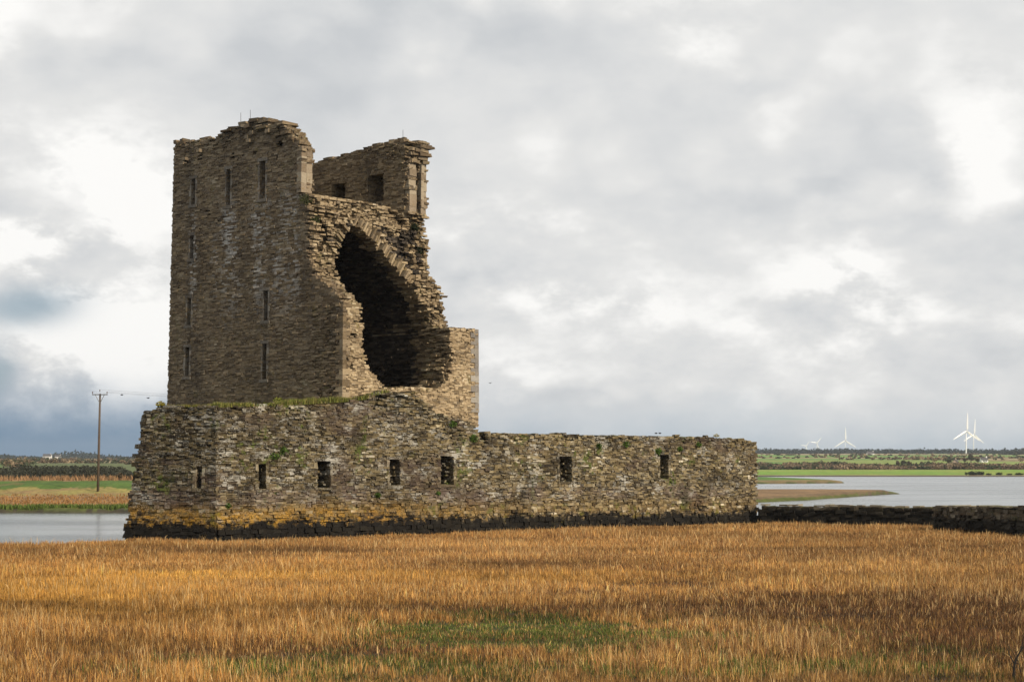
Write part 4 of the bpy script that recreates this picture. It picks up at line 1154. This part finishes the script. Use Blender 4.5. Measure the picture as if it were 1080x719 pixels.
# ------------------------------------------------------------------ wind turbines
whit = plain('white turbine paint', (.84, .84, .84), .4, .4, var=.03)
def turbine(px, yb, yhub, blade_px, Y, rot, yaw, label):
    k = Y / 2000.; H = (yb - yhub) * k; L = blade_px * k
    b = at(px, yb, Y); e = empty('wind_turbine', b, yaw); tag(e, label, 'wind turbine', 'white wind turbines on the far hills')
    t = MB(); t.tube([(0, 0, -25), (0, 0, 0), (0, 0, H * .5), (0, 0, H)], [.033 * H, .030 * H, .024 * H, .016 * H], 14); t.build('mast', whit, e, smooth=True)
    t = MB(); r = .022 * H
    t.tube([(0, -.05 * H, H), (0, -.03 * H, H), (0, .07 * H, H), (0, .08 * H, H)], [r * .8, r, r, r * .6], 10); t.build('nacelle', whit, e, smooth=True)
    hub = MB(); hub.tube([(0, -.075 * H, H), (0, -.065 * H, H), (0, -.05 * H, H)], [r * .3, r * .8, r], 10); ho = hub.build('hub', whit, e, smooth=True)
    for q in range(3):
        a = rot + q * 2 * math.pi / 3; d = np.array([math.sin(a), 0, math.cos(a)]); s = np.array([math.cos(a), 0, -math.sin(a)]); w = MB(); V = []
        c0 = np.array([0, -.06 * H, H])
        for f, ch, th in ((.02, .05, .03), (.18, .11, .03), (.55, .08, .018), (.9, .045, .010), (1.0, .016, .005)):
            cc = c0 + d * L * f
            V += [cc - s * L * ch * .35 + np.array([0, 0, 0]), cc - np.array([0, L * th, 0]), cc + s * L * ch * .65, cc + np.array([0, L * th, 0])]
        Fq = []
        for i in range(4):
            for j in range(4): Fq.append((i * 4 + j, i * 4 + (j + 1) % 4, (i + 1) * 4 + (j + 1) % 4, (i + 1) * 4 + j))
        Fq.append((0, 3, 2, 1)); Fq.append((16, 17, 18, 19)); w.quads(V, Fq); w.build('blade', whit, e)
turbine(1019.0, 478.5, 454.5, 19.5, 4000, R(2), R(22), 'tallest white wind turbine, left one of the pair far right')
turbine(1026.8, 476.5, 458.0, 16.5, 4300, R(4), R(30), 'white wind turbine close behind the tallest one, right one of the pair')
turbine(891.4, 476.0, 464.6, 14.0, 4500, R(0), R(10), 'single white wind turbine standing between the two pairs')
turbine(861.4, 476.5, 467.0, 8.0, 6000, R(40), R(15), 'right one of the two small distant wind turbines beside the wall end')
turbine(850.0, 477.5, 470.2, 7.0, 6000, R(38), R(25), 'leftmost and smallest of the distant wind turbines')

# ------------------------------------------------------------------ far woods, hedges, trees, houses
def clumps(cent, rad, per, size, cols, r):
    n = len(cent); d = r.normal(0, 1, (n, per, 3)); d /= np.linalg.norm(d, axis=2)[..., None]
    q = cent[:, None, :] + d * (r.random((n, per)) ** .4)[..., None] * rad[:, None, :]
    q = q.reshape(-1, 3); N = len(q); u = r.normal(0, 1, (N, 3)); u /= np.linalg.norm(u, axis=1)[:, None]; v = np.cross(u, r.normal(0, 1, (N, 3))); v /= np.linalg.norm(v, axis=1)[:, None]
    L = (np.repeat(size, per) * r.uniform(.6, 1.4, N))[:, None]
    V = np.stack([q - u * L, q + v * L * .7, q + u * L, q - v * L * .7], 1).reshape(-1, 3)
    c = np.repeat(np.repeat(cols, per, 0) * r.uniform(.6, 1.4, N)[:, None], 4, 0)
    return V, np.arange(N * 4).reshape(N, 4), c

def zland(x, y): return land(np.asarray(x, float), np.asarray(y, float))[0]
def mk_woods():
    r = np.random.default_rng(55)
    # plantation on the left beyond the levee
    n = 900; y = r.uniform(560, 640, n); a = r.uniform(-60, 152, n); x = (a - 540) / 2000 * y; z = zland(x, y)
    top = np.interp(a, [-60, 0, 40, 100, 128, 138, 152], [493.5, 493, 491, 491.0, 492.0, 497, 501]) + r.uniform(-.3, .8, n)
    h = np.clip((EYE + (494 - top) / 2000 * y) - z, .8, 9)
    cols = np.array([.040, .042, .028])[None] * r.uniform(.7, 1.4, n)[:, None] * np.where(r.random(n) < .15, 1.6, 1)[:, None]
    V, Fq, c = clumps(np.stack([x, y, z + h * .5], 1), np.stack([.9 + 0 * h, .9 + 0 * h, h * .55], 1), 26, np.full(n, .30), cols, r)
    tag(mesh_np('plantation', V, Fq, M['leaf'], cols=c), 'dark flat-topped wood beyond the levee at left', 'wood', kind='stuff')
    # wooded ridges on the skyline
    n = 2600; y = np.where(np.arange(n) < 1700, r.uniform(4100, 4650, n), r.uniform(3900, 4700, n)); a = np.where(np.arange(n) < 1700, r.uniform(560, 1180, n), r.uniform(-90, 540, n)); x = (a - 540) / 2000 * y; z = zland(x, y)
    h = r.uniform(6, 12, n) * np.where(a < 560, np.interp(fbm(a / 40, a * 0, 0, 3), [-.4, .4], [.5, 1.6]), 1)
    cols = np.array([.030, .042, .034])[None] * r.uniform(.8, 1.2, n)[:, None]
    V, Fq, c = clumps(np.stack([x, y, z + h * .45], 1), np.stack([8 + 0 * h, 8 + 0 * h, h * .6], 1), 22, np.full(n, 2.4), cols, r)
    tag(mesh_np('ridge_forest', V, Fq, M['leaf'], cols=c), 'blue-grey forest along the far skyline', 'forest', kind='stuff')
    # hedges and scrub between the fields
    X = []
    n = 160000; a = r.uniform(-90, 1150, n); a = a[(a < 200) | (a > 780)]; n = len(a); y = np.exp(r.uniform(np.log(900), np.log(4100), n)); x = (a - 540) / 2000 * y
    row, cell, eu, ev = fields(x, y); wood = fbm(x / 90, y / 300, 0, 47, 3)
    k = ((np.minimum(eu, ev) < 5) & ((y > 1900) | (a < 300)) & (wood > -.2) & (r.random(n) < .33)) | ((wood > .47) & (y > 1600) & (r.random(n) < .07))
    X.append(np.stack([x[k], y[k], np.where(wood[k] > .47, .25, .0), 0 * x[k]], 1))
    # scrub belt behind the shore meadow
    n = 2300; a = r.uniform(795, 1130, n); y = r.uniform(1410, 1520, n); x = (a - 540) / 2000 * y; w = fbm(x / 28, y / 200, 0, 49, 3); k = (w > -.22) | (r.random(n) < .25)
    X.append(np.stack([x[k], y[k], np.clip(w[k] * .8 + .1, 0, .6), 1 + 0 * x[k]], 1))
    X = np.concatenate(X); n = len(X); x, y, wd, belt = X.T; z = zland(x, y)
    h = r.uniform(1.3, 2.6, n) + np.clip(wd, 0, .6) * 6
    k = r.random(n)[:, None]; cl = fbm(x / 25, y / 60, 0, 53)[:, None]
    cols = np.where(k + cl < .35, np.array([.055, .065, .03]), np.where(k + cl < .8, np.array([.16, .115, .065]), np.array([.25, .185, .11]))) * r.uniform(.7, 1.3, n)[:, None]
    V, Fq, c = clumps(np.stack([x, y, z + h * .45], 1), np.stack([2.6 + 0 * h, 2.6 + 0 * h, h * .6], 1), 16, .5 + y / 3200, cols, r)
    tag(mesh_np('hedgerows', V, Fq, M['leaf'], cols=c), 'brown winter hedges and scrub between the far fields', 'hedge', kind='stuff')
mk_woods()

bark = plain('tree bark', (.06, .045, .035), .9)
def make_tree(seed, cc, wide, drop=0.0):
    r = np.random.default_rng(seed); e = empty('tree'); kz = .4 if drop else 1.0
    t = MB(); t.tube([(0, 0, -1), (.1, 0, 2 * kz), (0, .1, 4.5 * kz), (.1, 0, 7 * kz)], [.42, .33, .24, .1], 8)
    for q in range(7):
        a = q * 2.4; z0 = (2.2 + q * .55) * kz; l = wide * .75; t.tube([(0, 0, z0), (l * .5 * math.cos(a), l * .5 * math.sin(a), z0 + 1.1 * kz), (l * math.cos(a), l * math.sin(a), z0 + 2.2 * kz)], [.16, .1, .04], 5)
    t.build('trunk', bark, e)
    n = 26; d = r.normal(0, 1, (n, 3)); d /= np.linalg.norm(d, axis=1)[:, None]
    cent = np.array([0, 0, 5.2]) + d * np.array([wide, wide, 2.9]) * (r.random(n) ** .5)[:, None] * .8; cent[:, 2] = np.maximum((cent[:, 2] - drop) * (1 - .35 * (np.hypot(cent[:, 0], cent[:, 1]) / wide) * (drop > 0)), .7 if drop else 1.2)
    rad = np.repeat(r.uniform(.8, 1.7, n)[:, None], 3, 1) * (1.25 if drop else 1.0)
    V, Fq, c = clumps(cent, rad, 34, np.full(n, .38), np.array(cc)[None] * r.uniform(.65, 1.5, n)[:, None], r)
    mesh_np('crown', V, Fq, M['leaf'], e, cols=c); return e
kinds = [make_tree(401, (.030, .038, .018), 5.6, 3.4), make_tree(402, (.055, .050, .028), 4.0), make_tree(403, (.10, .075, .045), 3.4)]
used = [False] * 3
trees = [(1025, 1056, 0, .80, 'low dark tree on the far shore left of the dark clump at the right edge'), (1033, 1060, 0, .66, 'low dark tree touching the right side of its neighbour on the far shore'),
         (1043, 1062, 0, .36, 'small dark bush-like tree right of the dark pair on the far shore'), (1054, 1064, 0, .40, 'dark shoreline tree one step in from the right edge'), (1065, 1062, 0, .34, 'dark shoreline tree midway between its neighbour and the right edge'), (1075, 1064, 0, .46, 'dark shoreline tree nearest the right edge'),
         (1024, 1600, 1, .95, 'broad bare-looking tree in the fields left of the white cottage'), (1018, 1610, 2, .7, 'brown tree at the left side of the broad tree by the cottage'), (1031, 1590, 1, .6, 'small tree between the broad tree and the white cottage'),
         (947, 1500, 2, .6, 'brown tree at the left of the brown trio in mid fields'), (953, 1510, 1, .75, 'tallest of the brown trio in mid fields'), (959, 1500, 2, .62, 'brown tree at the right of the brown trio in mid fields'),
         (1060, 3500, 0, 1.6, 'dark skyline tree left of the far right grove'), (1066, 3520, 0, 2.1, 'tall dark skyline tree in the middle of the far right grove'), (1074, 3480, 0, 1.9, 'dark skyline tree at the right of the far right grove'), (1079, 3500, 1, 1.5, 'dull skyline tree cut by the right edge'),
         (915, 1480, 2, .5, 'brown tree in the hedge beneath the single turbine'), (925, 1475, 1, .45, 'small tree in the hedge right of the tree beneath the single turbine'), (990, 1470, 2, .5, 'brown tree left of the gabled farmhouse'), (1001, 1560, 1, .6, 'tree right behind the gabled farmhouse'),
         (48, 3900, 0, 1.6, 'dark tree on the left hilltop above the white house'), (53, 3920, 0, 2.1, 'taller dark tree on the left hilltop'), (58, 3890, 1, 1.5, 'dull tree at the right end of the left hilltop group'), (126, 246, 2, .14, 'small bare shrub on the levee between pole and wall')]
for (px, Y, k, s, lb) in trees:
    o = kinds[k] if not used[k] else copy_tree(kinds[k]); used[k] = True
    x = (px - 540) / 2000 * Y; z = float(zland(np.array([x]), np.array([Y]))[0])
    o.location = (x, Y, z - .05); o.scale = (s * (1.5 if Y < 1100 and px > 1040 else 1), s, s * (.75 + .5 * ((px * 7) % 5) / 5)); o.rotation_euler = (0, 0, px * 1.7); tag(o, lb, 'tree', 'trees in the far country')

roofm = plain('slate roof', (.08, .075, .075), .8); wallw = plain('white house render', (.75, .74, .70), .8); wallt = plain('tan house render', (.55, .42, .30), .8); win = plain('dark window glass', (.03, .035, .04), .2, .5)
def house(px, Y, L, Wd, Hh, rz, wm, label):
    x = (px - 540) / 2000 * Y; z = float(zland(np.array([x]), np.array([Y]))[0]); e = empty('house', (x, Y, z), rz); tag(e, label, 'house', 'far houses')
    rh = Wd * .45; V = [(-L, -Wd, -.5), (L, -Wd, -.5), (L, Wd, -.5), (-L, Wd, -.5), (-L, -Wd, Hh), (L, -Wd, Hh), (L, Wd, Hh), (-L, Wd, Hh), (-L, 0, Hh + rh * 2), (L, 0, Hh + rh * 2)]
    w = MB(); w.quads(V, [[0, 1, 5, 4], [1, 2, 6, 5], [2, 3, 7, 6], [3, 0, 4, 7]]); w.tris([V[4], V[8], V[7], V[5], V[6], V[9]], [[0, 1, 2], [3, 4, 5]]); w.build('wall', wm, e)
    r_ = MB(); t = .25
    for s in (-1, 1):
        A = [(-L - .3, s * (Wd + .3), Hh - .15), (L + .3, s * (Wd + .3), Hh - .15), (L + .3, 0, Hh + rh * 2 + .1), (-L - .3, 0, Hh + rh * 2 + .1)]; A = A + [(p[0], p[1], p[2] + t) for p in A]; r_.box8(A)
    ro = r_.build('roof', roofm, e)
    c = MB(); c.box((L * .8, 0, Hh + rh * 2 + .5), (.5, 0, 0), (0, .4, 0), (0, 0, .9)); c.build('chimney', wm, ro)
    for q in (-.5, .5):
        f = MB(); f.box((L * q, -Wd - .02, Hh * .55), (.5, 0, 0), (0, .04, 0), (0, 0, .6)); f.build('window', win, e)
    d = MB(); d.box((0, -Wd - .02, 1.0), (.5, 0, 0), (0, .05, 0), (0, 0, 1.05)); d.build('door', win, e)
house(1007.5, 1535, 3.6, 2.6, 2.4, R(70), wallt, 'tan gabled farmhouse among brown trees on the far right shore')
house(1037.5, 1700, 3.2, 2.2, 2.0, R(15), wallw, 'small white cottage right of the broad tree on the far right shore')
house(918, 3300, 6, 3.5, 3.0, R(5), wallw, 'long pale house under the forest ridge below the single turbine')
house(50, 3700, 8, 5, 5, R(0), wallw, 'white house on the left hilltop')
house(61, 3720, 6, 4, 4, R(20), wallw, 'smaller pale house right of the white hilltop house')

# ------------------------------------------------------------------ the damp air between here and the hills
def mk_haze():
    m = bpy.data.materials.new('damp air'); m.use_nodes = True; t = NT(m.node_tree)
    for n in list(t.n):
        if n.type != 'OUTPUT_MATERIAL': t.n.remove(n)
    v = t.n.new('ShaderNodeVolumePrincipled'); v.inputs['Density'].default_value = 0.00005
    v.inputs['Color'].default_value = (.80, .87, .95, 1); v.inputs['Anisotropy'].default_value = 0.2
    t.l.new(v.outputs[0], t.n['Material Output'].inputs['Volume'])
    b = MB(); b.box((0, 4250, 62), (9500, 0, 0), (0, 5250, 0), (0, 0, 64.6)); o = b.build('haze', m); tag(o, kind='stuff')
mk_haze()
